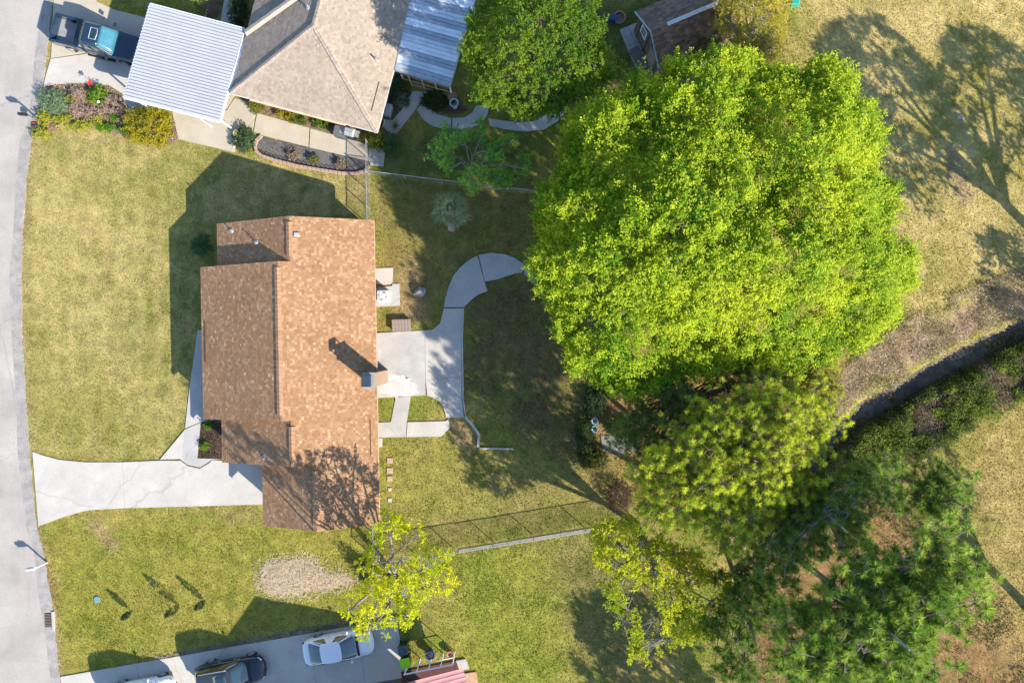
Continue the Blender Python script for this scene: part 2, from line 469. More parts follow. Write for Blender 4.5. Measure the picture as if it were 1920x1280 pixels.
# beds
BEDS = {'flower': [(78, 165), (100, 158), (150, 155), (205, 160), (232, 182), (245, 205), (255, 215), (330, 225), (335, 262), (300, 280), (250, 260), (190, 245), (120, 232), (70, 262), (66, 240)],
        'mulch': [(377, 790), (418, 790), (418, 858), (371, 860)],
        'house': [(466, 190), (640, 238), (640, 256), (466, 206)],
        'gravel': [(488, 256), (500, 258), (690, 302), (690, 312), (678, 322), (655, 324), (600, 315), (520, 298), (493, 289), (480, 278), (481, 264)],
        'patio_l': [(716, 150), (742, 150), (772, 172), (757, 200), (738, 222), (714, 222)],
        'patio_r': [(800, 175), (862, 185), (880, 205), (858, 218), (830, 214), (800, 198)],
        'north': [(395, 0), (418, 0), (408, 40), (385, 38), (372, 12)]}
paint((0.20, 0.135, 0.095), area(BEDS['flower'], 0.15, 0.15, 50)); GD *= 1 - area(BEDS['flower'], 0.15, 0.1, 50)
for k in ('mulch', 'house', 'patio_l', 'patio_r', 'north'):
    paint((0.10, 0.07, 0.05) if k != 'house' else (0.26, 0.19, 0.14), area(BEDS[k], 0.1, 0.05, 51)); GD *= 1 - area(BEDS[k], 0.1, 0.05, 51)
# worn verge along the road
re = pdist(GXX, GYY, lay(ROAD_EDGE)) + (n_f - 0.5) * 0.5
paint((0.30, 0.24, 0.13), 0.7 * (1 - sstep(0.1, 0.5, re)))

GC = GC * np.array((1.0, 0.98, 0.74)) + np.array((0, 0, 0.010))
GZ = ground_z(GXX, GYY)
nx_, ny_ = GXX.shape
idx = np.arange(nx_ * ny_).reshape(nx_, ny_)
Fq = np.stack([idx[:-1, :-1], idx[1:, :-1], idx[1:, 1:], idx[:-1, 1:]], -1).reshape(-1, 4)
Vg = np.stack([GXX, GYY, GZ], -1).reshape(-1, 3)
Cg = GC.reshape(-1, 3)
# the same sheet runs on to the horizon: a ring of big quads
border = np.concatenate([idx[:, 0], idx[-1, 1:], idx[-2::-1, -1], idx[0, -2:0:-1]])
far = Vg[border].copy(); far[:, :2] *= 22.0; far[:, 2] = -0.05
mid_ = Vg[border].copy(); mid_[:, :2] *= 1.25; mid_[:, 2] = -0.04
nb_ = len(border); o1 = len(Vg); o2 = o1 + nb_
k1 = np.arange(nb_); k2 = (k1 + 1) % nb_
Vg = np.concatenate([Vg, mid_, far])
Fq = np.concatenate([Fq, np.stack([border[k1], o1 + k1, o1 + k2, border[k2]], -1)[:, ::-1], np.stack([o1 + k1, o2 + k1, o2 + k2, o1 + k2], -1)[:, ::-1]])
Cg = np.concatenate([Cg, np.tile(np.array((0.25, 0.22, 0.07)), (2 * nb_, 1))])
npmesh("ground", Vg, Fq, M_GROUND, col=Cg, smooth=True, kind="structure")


def gsample(A, x, y):
    i = np.clip(((x - GX0) / GS).round().astype(int), 0, nx_ - 1); j = np.clip(((y - GY0) / GS).round().astype(int), 0, ny_ - 1)
    return A[i, j]


# water in the ditch
wv = []
for i, (x, y) in enumerate(DITCH):
    a = Vector(DITCH[max(i - 1, 0)]); b = Vector(DITCH[min(i + 1, len(DITCH) - 1)])
    d = (b - a).normalized(); n = Vector((-d.y, d.x))
    wv.append(((x + n.x * 1.5, y + n.y * 1.5, -0.84), (x - n.x * 1.5, y - n.y * 1.5, -0.84)))
wm = MB()
for i in range(len(wv) - 1):
    wm.add([wv[i][0], wv[i][1], wv[i + 1][1], wv[i + 1][0]], [(0, 1, 2, 3)])
props(wm.build("ditch_water", M_WATER), kind="structure")

# ------------------------------------------------------------------ road, drives, walks
PAVED = []          # world polygons that carry no grass


def pave(name, mat_, slabs, z0=-0.06, z1=0.03, label=None, base=None):
    """slabs: list of (polygon in picture points, material or None); each slab is its own piece"""
    root = None
    if base is None:
        allp = [p for s, _ in slabs for p in s]
    root = bpy.data.objects.new(name, None) if base is None else MB().prism(lay(base), z0 - 0.05, z1 - 0.045).build(name, M_JOINT)
    if base is None: C.objects.link(root)
    root["kind"] = "structure"
    for s, mm in slabs:
        w = lay(s)
        PAVED.append(w)
        c = Vector((sum(p[0] for p in w) / len(w), sum(p[1] for p in w) / len(w)))
        w2 = []
        for p in w:
            d = Vector(p) - c
            w2.append(tuple(c + d * (1 - 0.008 / max(d.length, 0.2))))
        MB().prism(w2, z0, z1 + float(rng.uniform(-0.004, 0.004))).build("concrete_slab", mm or mat_, root)
    return root


rd = lay(ROAD_EDGE)
inner = [(x - 0.68 + 0.10 * math.sin(i * 2.1), y) for i, (x, y) in enumerate(rd)]
ext_n = [(-30.0, 31.0)]; ext_s = [(-27.5, -31.0)]
road_poly = [(-33.0, 60.0), (inner[0][0] + 18, 420.0)] + inner + [(inner[-1][0] + 18, -420.0), (-25.0, -420.0), (-41.5, -24.0), (-41.5, 24.0), (-24.0, 420.0)]
PAVED.append([(rd[0][0], 60)] + rd + [(rd[-1][0], -60), (-46, -60), (-46, 60)])
props(MB().prism(road_poly[1:], -0.10, 0.012).build("road", M_ASPHALT), kind="structure")
# rough strip between the carriageway and the lawns, with a ragged lawn edge
dense = []
for i in range(len(rd) - 1):
    for t in np.linspace(0, 1, 14, endpoint=False):
        dense.append((rd[i][0] * (1 - t) + rd[i + 1][0] * t + float(rng.normal(0, 0.03)), rd[i][1] * (1 - t) + rd[i + 1][1] * t))
sh_poly = [(p[0] - 0.02, p[1]) for p in inner] + dense[::-1]
props(MB().prism(sh_poly, -0.10, 0.018).build("road_shoulder", M_GUTTER), kind="structure")

pave("driveway", M_CONC, [
    ([(61, 846), (80, 853), (110, 861), (160, 866), (230, 866), (234, 952), (165, 956), (120, 968), (92, 979), (72, 986)], None),
    ([(230, 866), (300, 863), (338, 863), (352, 873), (375, 878), (392, 868), (398, 862), (530, 868), (530, 944), (234, 952)], None),
    ([(300, 861), (346, 806), (341, 860)], None),
    ([(339, 861), (346, 805), (376, 792), (370, 859), (416, 860), (396, 862), (388, 868), (375, 876), (352, 871)], M_CONC3)])
pave("front_walk", M_CONC3, [([(371, 618), (400, 618), (400, 788), (376, 791), (347, 803), (357, 715)], None)])
pave("back_patio", M_CONC3, [
    ([(690, 625), (797, 619), (798, 741), (690, 747)], M_CONC3),
    ([(797, 619), (811, 618), (825, 606), (829, 592), (832, 578), (869, 578), (866, 640), (866, 707), (798, 712)], M_CONC),
    ([(798, 712), (866, 707), (866, 745), (870, 782), (836, 783), (835, 774), (831, 763), (823, 752), (812, 745), (801, 741)], M_CONC),
    ([(742, 745), (770, 742), (763, 790), (761, 819), (690, 820), (690, 793), (733, 791)], M_CONC3),
    ([(764, 791), (836, 789), (842, 784), (843, 803), (828, 818), (762, 819)], M_CONC),
    ([(690, 821), (717, 821), (717, 838), (690, 838)], M_CONC)])
pave("curved_path", M_CONC3, [
    ([(832, 576), (835, 558), (841, 538), (850, 517), (862, 502), (877, 489), (895, 479), (899, 492), (905, 515), (914, 546), (897, 552), (884, 562), (870, 576)], None),
    ([(897, 478), (920, 474), (945, 476), (965, 483), (983, 496), (980, 510), (968, 512), (950, 518), (932, 524), (909, 528), (902, 498)], None),
    ([(985, 497), (1002, 505), (1022, 525), (1036, 548), (1018, 556), (1003, 535), (982, 512)], None)])
pave("neighbour_driveway", M_CONC2, [
    ([(103, -40), (178, -20), (180, 2), (215, 19), (275, 34), (268, 128), (240, 114), (185, 96), (96, 109), (99, 50), (101, 0)], None),
    ([(95, 111), (185, 98), (240, 116), (267, 130), (255, 215), (236, 205), (230, 176), (205, 160), (150, 156), (100, 158), (82, 164), (84, 150)], M_CONC),
    ([(277, 34), (470, 82), (440, 180), (425, 205), (330, 205), (256, 205)], M_CONC2)])
pave("neighbour_front_walk", M_CONC2, [
    ([(322, 208), (426, 207), (440, 184), (468, 192), (480, 211), (474, 246), (446, 247), (440, 286), (335, 261)], None),
    ([(482, 212), (580, 240), (578, 276), (488, 253), (476, 247)], None),
    ([(582, 241), (690, 271), (690, 302), (580, 277)], None),
    ([(692, 271), (719, 279), (719, 305), (714, 312), (692, 303)], M_CONC3)])
pave("neighbour_back_walk", M_CONC3, [
    ([(774, 171), (800, 173), (779, 206), (757, 234), (742, 253), (720, 246), (717, 224), (737, 226), (757, 201)], None),
    ([(781, 206), (795, 192), (808, 205), (822, 215), (846, 222), (846, 241), (828, 241), (811, 237), (795, 226)], None),
    ([(848, 222), (870, 221), (885, 212), (893, 198), (918, 196), (914, 215), (900, 234), (875, 242), (848, 241)], None),
    ([(915, 222), (940, 226), (970, 230), (1000, 228), (1020, 218), (1040, 198), (1060, 210), (1045, 228), (1020, 243), (985, 247), (950, 243), (918, 236)], None)])
pave("neighbour_side_walk", M_CONC3, [([(424, -20), (458, -20), (441, 50), (412, 50)], None)])
# south drive: two rows of slabs along its own direction
ux, uy = math.cos(math.radians(9.9)), -math.sin(math.radians(9.9))


def SD(s, t):
    return (113 + s * ux - t * uy, 1268 + s * uy + t * ux)


sds = []
for a, b in ((0, 145), (145, 390), (390, 476), (476, 640)):
    sds.append(([SD(a, 0), SD(b, 0), SD(b, 61), SD(a, 61)], None))
for a, b in ((0, 230), (230, 472), (472, 562), (562, 645)):
    sds.append(([SD(a, 61), SD(b, 61), SD(b, 112), SD(a, 112)], None))
pave("south_driveway", M_CONC, sds)
# shed yard: square slabs laid in a grid
sh = bpy.data.objects.new("shed_yard", None); C.objects.link(sh); sh["kind"] = "structure"
s0 = P(1170, 62); sa = Vector((0.92, 0.39, 0)); sb2 = Vector((0.39, -0.92, 0))
tile_me = None
for i in range(4):
    for j in range(6):
        if tile_me is None:
            t = MB().box((0, 0, 0), (0.60, 0.60, 0.08)).build("paving_slab", M_PAVER, sh); tile_me = t.data
        else:
            t = link("paving_slab", tile_me, None, sh)
        t.location = s0 + sa * (0.62 * i + 0.1) + sb2 * (0.62 * j) + Vector((0, 0, float(rng.uniform(-0.015, 0.0))))
        t.rotation_euler = (0, 0, math.atan2(0.39, 0.92) + float(rng.uniform(-0.02, 0.02)))
PAVED.append(lay([(1160, 62), (1220, 40), (1260, 140), (1200, 165)]))

# ------------------------------------------------------------------ grass
FOOT = [lay([(400, 430), (690, 425), (700, 975), (500, 970), (410, 860)]), lay([(450, 30), (740, 30), (700, 235), (445, 170)])]
paved_r = np.zeros(GXX.shape, bool)
for w in PAVED + FOOT:
    paved_r |= sdist(GXX, GYY, w) > 0.05
nbl = 620000
bx = rng.uniform(-37.5, 37.5, nbl); by = rng.uniform(-25.5, 25.5, nbl)
keep = (gsample(paved_r, bx, by) == False) & (rng.random(nbl) < gsample(GD, bx, by))
bx = bx[keep]; by = by[keep]; nbl = len(bx)
pv = np.zeros(nbl, bool)
bz = gsample(GZ, bx, by)
bc = gsample(GC, bx + rng.normal(0, 0.15, nbl), by + rng.normal(0, 0.15, nbl))
tall = 0.6 + 0.9 * fbm(bx, by, 0.8, 61)
hgt = rng.uniform(0.025, 0.065, nbl) * tall
ang = rng.uniform(0, 2 * math.pi, nbl); wd = rng.uniform(0.018, 0.045, nbl)
lean = rng.uniform(0.02, 0.09, nbl); la = rng.uniform(0, 2 * math.pi, nbl)
px_ = np.cos(ang) * wd; py_ = np.sin(ang) * wd
Vb = np.empty((nbl, 3, 3), np.float32)
Vb[:, 0] = np.stack([bx - px_, by - py_, bz - 0.005], -1); Vb[:, 1] = np.stack([bx + px_, by + py_, bz - 0.005], -1)
Vb[:, 2] = np.stack([bx + np.cos(la) * lean, by + np.sin(la) * lean, bz + hgt], -1)
tint = rng.normal(1.12, 0.15, nbl)[:, None] * (1 + rng.normal(0, 0.10, (nbl, 3)) * np.array((1, 0.6, 1)))
cb = np.repeat((bc * tint)[:, None, :], 3, 1).reshape(-1, 3)
gr = npmesh("lawn_grass", Vb.reshape(-1, 3), np.arange(nbl * 3).reshape(-1, 3), M_GRASS, col=cb, kind="stuff")

# ------------------------------------------------------------------ roofs
def shingles(name, parent, O, a, b, n, rows, e, w, span, palette, seed, mat_=None, sparkle=0.0):
    """courses of single shingle tabs. O corner, a along the eave, b up the slope, n outward; span(t) -> list of (s0, s1)"""
    r = np.random.default_rng(seed)
    O, a, b, n = (np.array(v, float) for v in (O, a, b, n))
    S0 = []; S1 = []; T = []; HH = []
    for k in range(rows):
        t = k * e
        for s0, s1 in span(t + e * 0.5):
            if s1 - s0 < 0.03: continue
            cuts = [s0]; s = s0 - r.uniform(0, w)
            while s < s1:
                s += w * r.uniform(0.7, 1.3)
                if s0 < s < s1: cuts.append(s)
            cuts.append(s1)
            S0 += cuts[:-1]; S1 += cuts[1:]; T += [t] * (len(cuts) - 1)
    S0 = np.array(S0); S1 = np.array(S1); T = np.array(T); m = len(T)
    th = r.uniform(0.006, 0.013, m)
    g = 0.003

    def pt(s, t, h):
        return O + s[:, None] * a + t[:, None] * b + h[:, None] * n
    tl = T + r.uniform(-0.012, 0.008, m)
    V = np.stack([pt(S0 + g, tl, th), pt(S1 - g, tl, th), pt(S1 - g, T + e + 0.01, np.full(m, 0.001)), pt(S0 + g, T + e + 0.01, np.full(m, 0.001)),
                  pt(S0 + g, tl, np.full(m, -0.002)), pt(S1 - g, tl, np.full(m, -0.002))], 1)
    i = np.arange(m)[:, None] * 6
    F = np.concatenate([i + np.array([[0, 1, 2, 3]]), i + np.array([[4, 5, 1, 0]])])
    pal = np.array(palette)
    c = pal[r.integers(0, len(pal), m)] * r.normal(1, 0.045, m)[:, None]
    if sparkle:
        sp = r.random(m) < sparkle
        c[sp] *= 1.32
    return npmesh(name, V.reshape(-1, 3), F, mat_ or M_SHINGLE, parent, col=np.repeat(c, 6, 0), kind="stuff")


def vent_pipe(parent, p, h=0.45, r=0.05):
    v = MB().lathe([(0.17, -0.05), (0.16, 0.02), (0.075, 0.05), (r, 0.08), (r, h), (r - 0.012, h), (r - 0.012, h - 0.06)], p, 12)
    return v.build("vent_pipe", M_LEAD, parent, smooth=False)


def window(parent, M3, c, w, h, depth=0.06, name="window"):
    """M3 columns: right, outward, up"""
    f = MB()
    for sx in (-1, 1): f.box(Vector(c) + M3 @ Vector((sx * (w / 2 + 0.04), 0, 0)), (0.08, depth, h + 0.16), M=M3)
    for sz in (-1, 1): f.box(Vector(c) + M3 @ Vector((0, 0.002, sz * (h / 2 + 0.04))), (w, depth, 0.08), M=M3)
    f.box(Vector(c) + M3 @ Vector((0, 0.004, 0)), (w, depth * 0.6, 0.04), M=M3)
    o = f.build(name, M_WHITE, parent)
    MB().box(Vector(c) + M3 @ Vector((0, -0.012, 0)), (w, 0.02, h), M=M3).build("pane", M_GLASS, o)
    return o


def wall_axes(rot):
    return Matrix.Rotation(rot, 3, 'Z')


# ------------------------------------------------------------------ main house (own frame: u across, v along, origin at the middle of the rear eave)
hx, hy = PX(706, 700, 2.5)[0] - 0.0, -2.05
HTH = math.radians(1.1)
main_house = empty("brick_house", "long house roofed in mottled brown shingles with stepped ridges and a chimney", "house", (hx, hy, 0), HTH)
SL = 0.40
ZE = 2.5
SEC = [(-9.6, -5.5, -3.6, -7.45), (-5.5, -2.69, -4.85, -10.0), (-2.69, 7.02, -5.45, -11.15), (7.02, 9.8, -4.78, -10.1)]
cs = math.sqrt(1 + SL * SL)
bR = (-1 / cs, 0, SL / cs); nR = (SL / cs, 0, 1 / cs)
bF = (1 / cs, 0, SL / cs); nF = (-SL / cs, 0, 1 / cs)
BROWN_P = [(0.315, 0.185, 0.103), (0.295, 0.168, 0.09), (0.275, 0.15, 0.078), (0.30, 0.172, 0.093), (0.355, 0.222, 0.128), (0.285, 0.16, 0.086), (0.262, 0.141, 0.073)]
E = 0.155


def rear_span(t):
    d = t / cs
    out = []
    for v0, v1, ru, eu in SEC:
        if -ru >= d:
            if out and abs(out[-1][1] - v0) < 1e-6: out[-1] = (out[-1][0], v1)
            else: out.append((v0, v1))
    return out


rows = int(5.45 * cs / E) + 1
shingles("rear_shingles", main_house, (0, 0, ZE), (0, 1, 0), bR, nR, rows, E, 0.17, rear_span, BROWN_P, 11, sparkle=0.08)
for k, (v0, v1, ru, eu) in enumerate(SEC):
    zr = ZE + SL * -ru
    run = ru - eu
    ze = zr - SL * run
    shingles("front_shingles", main_house, (eu, 0, ze), (0, -1, 0), bF, nF, int(run * cs / E) + 1, E, 0.17,
             lambda t, v0=v0, v1=v1, L=run * cs: [(-v1, -v0)] if t < L + 0.05 else [], BROWN_P, 12 + k, sparkle=0.08)
    # roof boards under the shingles
    th = 0.14
    d = MB()
    prof = [(0.0, ZE), (ru, zr), (eu, ze)]
    lo = [(0.0, ZE - th), (ru, zr - th), (eu, ze - th)]
    for s in range(2):
        a, b2 = prof[s], prof[s + 1]; c2, d2 = lo[s], lo[s + 1]
        d.hull8([(c2[0], v0, c2[1]), (c2[0], v1, c2[1]), (d2[0], v1, d2[1]), (d2[0], v0, d2[1])],
                [(a[0], v0, a[1] - 0.004), (a[0], v1, a[1] - 0.004), (b2[0], v1, b2[1] - 0.004), (b2[0], v0, b2[1] - 0.004)])
    d.build("roof_deck", M_DECKB, main_house)
    # body of the house under this bay
    i0 = 0.35 if k == 0 else 0.0; i1 = 0.35 if k == 3 else 0.0
    w0, w1 = v0 + i0, v1 - i1
    iu0, iu1 = -0.45, eu + 0.5
    pts = [(iu0, 0), (iu0, ZE + SL * 0.45 * -0 - 0.02 - th - 0.0 + 0.0), (ru, zr - th - 0.02), (iu1, ze + SL * 0.5 - th - 0.02), (iu1, 0)]
    pts[1] = (iu0, ZE + SL * 0.45 - th - 0.02)
    m = MB()
    n5 = 5
    m.add([(p[0], w0, p[1] - 0.1 * (p[1] == 0)) for p in pts] + [(p[0], w1, p[1] - 0.1 * (p[1] == 0)) for p in pts],
          [tuple(range(5)), tuple(range(5, 10))[::-1]] + [(i, 5 + i, 5 + (i + 1) % 5, (i + 1) % 5) for i in range(5)])
    m.build("wall", M_BRICK if k else M_SIDING, main_house)
    # ridge vent: a run of overlapping caps
    m = MB()
    inset = 0.35
    L = (v1 - v0) - 2 * inset
    ncap = int(L / 0.24)
    for q in range(ncap):
        y0 = v0 + inset + q * L / ncap
        y1 = y0 + L / ncap - 0.012
        lift = 0.012 * (q % 2)
        for sg in (-1, 1):
            x0, x1 = ru, ru + sg * 0.19
            zt0, zt1 = zr + 0.085 + lift, zr - SL * 0.19 + 0.075 + lift
            m.hull8([(min(x0, x1), y0, (zt0 if x0 < x1 else zt1) - 0.06), (max(x0, x1), y0, (zt1 if x0 < x1 else zt0) - 0.06), (max(x0, x1), y1, (zt1 if x0 < x1 else zt0) - 0.06), (min(x0, x1), y1, (zt0 if x0 < x1 else zt1) - 0.06)],
                    [(min(x0, x1), y0, zt0 if x0 < x1 else zt1), (max(x0, x1), y0, zt1 if x0 < x1 else zt0), (max(x0, x1), y1, zt1 if x0 < x1 else zt0), (min(x0, x1), y1, zt0 if x0 < x1 else zt1)])
    m.build("ridge_vent", mat("ridge_cap_brown", (0.34, 0.19, 0.105), rough=0.95, var=0.15, scale=2, fine=9), main_house)
    # fascia boards
    MB().box((0.012, (v0 + v1) / 2, ZE - 0.10), (0.02, v1 - v0 - 0.01, 0.16)).build("fascia", M_TANTRIM, main_house)
    MB().box((eu - 0.012, (v0 + v1) / 2, ze - 0.10), (0.02, v1 - v0 - 0.01, 0.16)).build("fascia", M_TANTRIM, main_house)


def roof_z(u, v):
    for v0, v1, ru, eu in SEC:
        if v0 <= v <= v1:
            zr = ZE - SL * ru
            return ZE - SL * u if u > ru else zr - SL * (ru - u)
    return 0


def house_local(px, py, z):
    w = P(px, py, z) - Vector((hx, hy, 0))
    c_, s_ = math.cos(-HTH), math.sin(-HTH)
    return (w.x * c_ - w.y * s_, w.x * s_ + w.y * c_)


for px_v, py_v, zz in ((434, 432, 2.9), (482, 455, 3.5), (497, 856, 3.5)):
    u, v = house_local(px_v, py_v, zz)
    vent_pipe(main_house, (u, v, roof_z(u, v)), 0.38, 0.045)
u, v = house_local(557, 440, 4.2)
z = roof_z(u, v)
MB().box((u, v, z + 0.06), (0.34, 0.24, 0.14), M=Matrix.Rotation(0.38, 3, 'Y')).build("roof_vent", M_LEAD, main_house, bevel=0.03)
# long thin seams lying on the roof (flashing strips)
for (u0, v0_, v1_) in ((-10.85, 0.9, 3.5), (-0.42, -5.2, -2.9)):
    z = roof_z(u0, 0.5 * (v0_ + v1_))
    MB().box((u0, (v0_ + v1_) / 2, z + 0.035), (0.05, v1_ - v0_, 0.02)).build("flashing_strip", M_DECKB, main_house)
# chimney
ch = MB()
cu, cv = house_local(700, 713, 5.0)
cu = -0.02
ch.box((cu, cv, 2.35), (0.62, 0.86, 4.9))
chim = ch.build("chimney", mat("chimney_siding", (0.30, 0.21, 0.145), rough=0.85, var=0.12), main_house)
MB().box((cu, cv, 4.84), (0.70, 0.94, 0.09)).build("chimney_cap", M_LEAD, chim)
fl_ = MB()
for dx in (-0.2, 0.2):
    for dy in (-0.30, 0.30):
        fl_.box((cu - 0.05 + dx, cv + dy, 5.12), (0.05, 0.05, 0.46))
fl_.box((cu - 0.05, cv, 4.99), (0.42, 0.52, 0.2))
fl_.build("flue", M_DARKMETAL, chim)
MB().box((cu - 0.05, cv, 5.39), (0.54, 0.70, 0.07)).build("rain_cap", mat("blued_metal", (0.05, 0.07, 0.09), rough=0.35, metal=0.3), chim, bevel=0.02)
# openings in the walls
R0 = wall_axes(0)
for vv, ww in ((8.4, 1.2), (4.6, 1.6), (-4.0, 1.2), (-7.6, 1.2)):
    Mx = Matrix(((0, 1, 0), (1, 0, 0), (0, 0, 1))).transposed()
    window(main_house, Mx, (-0.42, vv, 1.5), ww, 1.1)
for vv, uu in ((8.4, -9.6 - 0.03), (4.5, -10.65 - 0.03), (-4.1, -9.5 - 0.03)):
    Mx = Matrix(((0, -1, 0), (-1, 0, 0), (0, 0, 1))).transposed()
    window(main_house, Mx, (uu, vv, 1.45), 1.3, 1.2)
dr = MB().box((-0.42, 0.6, 1.03), (0.06, 1.8, 2.06)).build("patio_door", M_WHITE, main_house)
for s in (-1, 1):
    MB().box((-0.375, 0.6 + s * 0.44, 1.05), (0.02, 0.74, 1.8)).build("pane", M_GLASS, dr)
fd = MB().box((-10.68, 0.4, 1.03), (0.06, 0.95, 2.06)).build("front_door", mat("dark_red_door", (0.16, 0.03, 0.025), rough=0.5), main_house)
MB().lathe([(0.03, 0), (0.035, 0.03), (0.02, 0.05)], (-10.74, 0.05, 1.0), 8, Matrix.Rotation(-math.pi / 2, 3, 'Y')).build("handle", M_CHROME, fd)
gd = MB()
gdo = MB().box((-6.98, -7.5, 1.08), (0.06, 3.3, 2.12)).build("garage_door", M_WHITE, main_house)
for q in range(4):
    MB().box((-7.02, -7.5, 0.30 + q * 0.52), (0.03, 3.2, 0.48)).build("door_panel", M_WHITE, gdo, bevel=0.01)

# ------------------------------------------------------------------ neighbour's hip-roofed house (own frame: u along the eave, v away from it)
A_ = P(432, 175, 2.5); B_ = P(707, 248, 2.5)
mid = (A_ + B_) / 2
NTH = math.atan2(B_.y - A_.y, B_.x - A_.x)
HW = (B_ - A_).length / 2
nh = empty("hip_roof_house", "house under a pale tan hip roof next to the white metal carport", "house", (mid.x, mid.y, 0), NTH)
S2 = 0.40; c2s = math.sqrt(1 + S2 * S2); LEN = 18.0
TAN_P = [(0.335, 0.27, 0.21), (0.32, 0.255, 0.20), (0.30, 0.24, 0.185), (0.345, 0.28, 0.22), (0.325, 0.255, 0.195), (0.285, 0.225, 0.175)]
KICK = 1.15   # the low-pitched strip along the west eave
rows = int(HW * c2s / E)
shingles("south_shingles", nh, (-HW, 0, ZE), (1, 0, 0), (0, 1 / c2s, S2 / c2s), (0, -S2 / c2s, 1 / c2s), rows, E, 0.18,
         lambda t: [(t / c2s, 2 * HW - t / c2s)], TAN_P, 31)
shingles("east_shingles", nh, (HW, 0, ZE), (0, 1, 0), (-1 / c2s, 0, S2 / c2s), (S2 / c2s, 0, 1 / c2s), rows, E, 0.18,
         lambda t: [(t / c2s, LEN - t / c2s)], TAN_P, 32)
sW = S2 * 1.12; cW = math.sqrt(1 + sW * sW)
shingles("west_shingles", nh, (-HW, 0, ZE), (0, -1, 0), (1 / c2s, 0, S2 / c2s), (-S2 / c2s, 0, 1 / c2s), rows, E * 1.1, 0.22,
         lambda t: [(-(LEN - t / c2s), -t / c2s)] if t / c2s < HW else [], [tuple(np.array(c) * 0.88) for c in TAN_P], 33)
shingles("north_shingles", nh, (HW, LEN, ZE), (-1, 0, 0), (0, -1 / c2s, S2 / c2s), (0, S2 / c2s, 1 / c2s), rows, E, 0.18,
         lambda t: [(t / c2s, 2 * HW - t / c2s)], TAN_P, 34)
zr2 = ZE + S2 * HW
v8 = [(-HW, 0, ZE - .01), (HW, 0, ZE - .01), (HW, LEN, ZE - .01), (-HW, LEN, ZE - .01), (0, HW, zr2 - .01), (0, LEN - HW, zr2 - .01),
      (-HW, 0, ZE - .16), (HW, 0, ZE - .16), (HW, LEN, ZE - .16), (-HW, LEN, ZE - .16)]
MB().add(v8, [(0, 1, 4), (1, 2, 5, 4), (2, 3, 5), (3, 0, 4, 5), (6, 9, 8, 7), (0, 6, 7, 1), (1, 7, 8, 2), (2, 8, 9, 3), (3, 9, 6, 0)]).build("roof_deck", M_DECKT, nh)
MB().box((0, LEN / 2, 1.16), (2 * HW - 1.0, LEN - 1.0, 2.34)).build("wall", mat("neighbour_brick", (0.40, 0.26, 0.20), rough=0.9, var=0.2, scale=4), nh)


def cap_run(parent, p0, p1, w, mat_, name="hip_cap", step=0.24, lift=0.05):
    p0, p1 = Vector(p0), Vector(p1)
    d = p1 - p0; L = d.length; d.normalize()
    s_ = d.cross(Vector((0, 0, 1))).normalized(); u_ = s_.cross(d)
    M3 = Matrix((s_, d, u_)).transposed()
    m = MB(); n = int(L / step)
    for q in range(n):
        for sg in (-1, 1):
            c = p0 + d * ((q + 0.5) * L / n) + u_ * (lift + 0.008 * (q % 2)) + s_ * sg * w / 4
            Mr = M3 @ Matrix.Rotation(sg * 0.30, 3, 'Y')
            m.box(c - u_ * 0.045 * 1, (w / 2, L / n - 0.012, 0.03), M=Mr)
    return m.build(name, mat_, parent)


M_CAPT = mat("hip_cap_tan", (0.34, 0.275, 0.22), rough=0.95, var=0.2, scale=3, fine=9)
cap_run(nh, (-HW, 0, ZE + .05), (0, HW, zr2 + .05), 0.34, M_CAPT)
cap_run(nh, (HW, 0, ZE + .05), (0, HW, zr2 + .05), 0.34, M_CAPT)
cap_run(nh, (0, HW, zr2 + .05), (0, LEN - HW, zr2 + .05), 0.34, M_CAPT, "ridge_cap")
# raised diverter ridge on the west slope
cap_run(nh, (-HW + .02, 3.9, ZE + .10), (-1.4, 6.75, ZE + S2 * (HW - 1.4) + .10), 0.42, mat("diverter_tan", (0.44, 0.37, 0.29), rough=0.95, var=0.08), "roof_diverter", 0.4, 0.10)


def to_local(o, w):
    return o.matrix_basis.inverted() @ Vector(w)


for o in (main_house, nh): o.matrix_basis  # frames are set above


def place_local(loc, th, w):
    d = Vector(w) - Vector((loc[0], loc[1], 0))
    c_, s_ = math.cos(-th), math.sin(-th)
    return (d.x * c_ - d.y * s_, d.x * s_ + d.y * c_, d.z)


for (a, b, zz, uu_) in ((578, 14, 4.2, 1), (703, 107, 3.4, 1)):
    q = place_local(mid, NTH, P(a, b, zz))
    vent_pipe(nh, (q[0], q[1], ZE + S2 * (HW - abs(q[0]))), 0.42, 0.06)
q = place_local(mid, NTH, P(706, 210, 2.9))
MB().box((HW - 0.62, 2.1, ZE + S2 * 0.62 + 0.03), (0.05, 1.9, 0.02)).build("flashing_strip", M_DECKB, nh)
for uu in (-2.6, 1.2):
    Mx = Matrix(((1, 0, 0), (0, -1, 0), (0, 0, 1))).transposed()
    window(nh, Mx, (uu, 0.48, 1.45), 1.5, 1.1)
g_ = MB().box((-0.4, -0.06, ZE - 0.06), (2 * HW - 3.4, 0.11, 0.10)).build("gutter", mat("peach_gutter", (0.62, 0.44, 0.30), rough=0.5), nh)
MB().box((0, -0.012, ZE - 0.1), (2 * HW, 0.02, 0.15)).build("fascia", M_TRIM, nh)
MB().box((HW + 0.012, LEN / 2, ZE - 0.1), (0.02, LEN - 0.04, 0.15)).build("fascia", M_TRIM, nh)


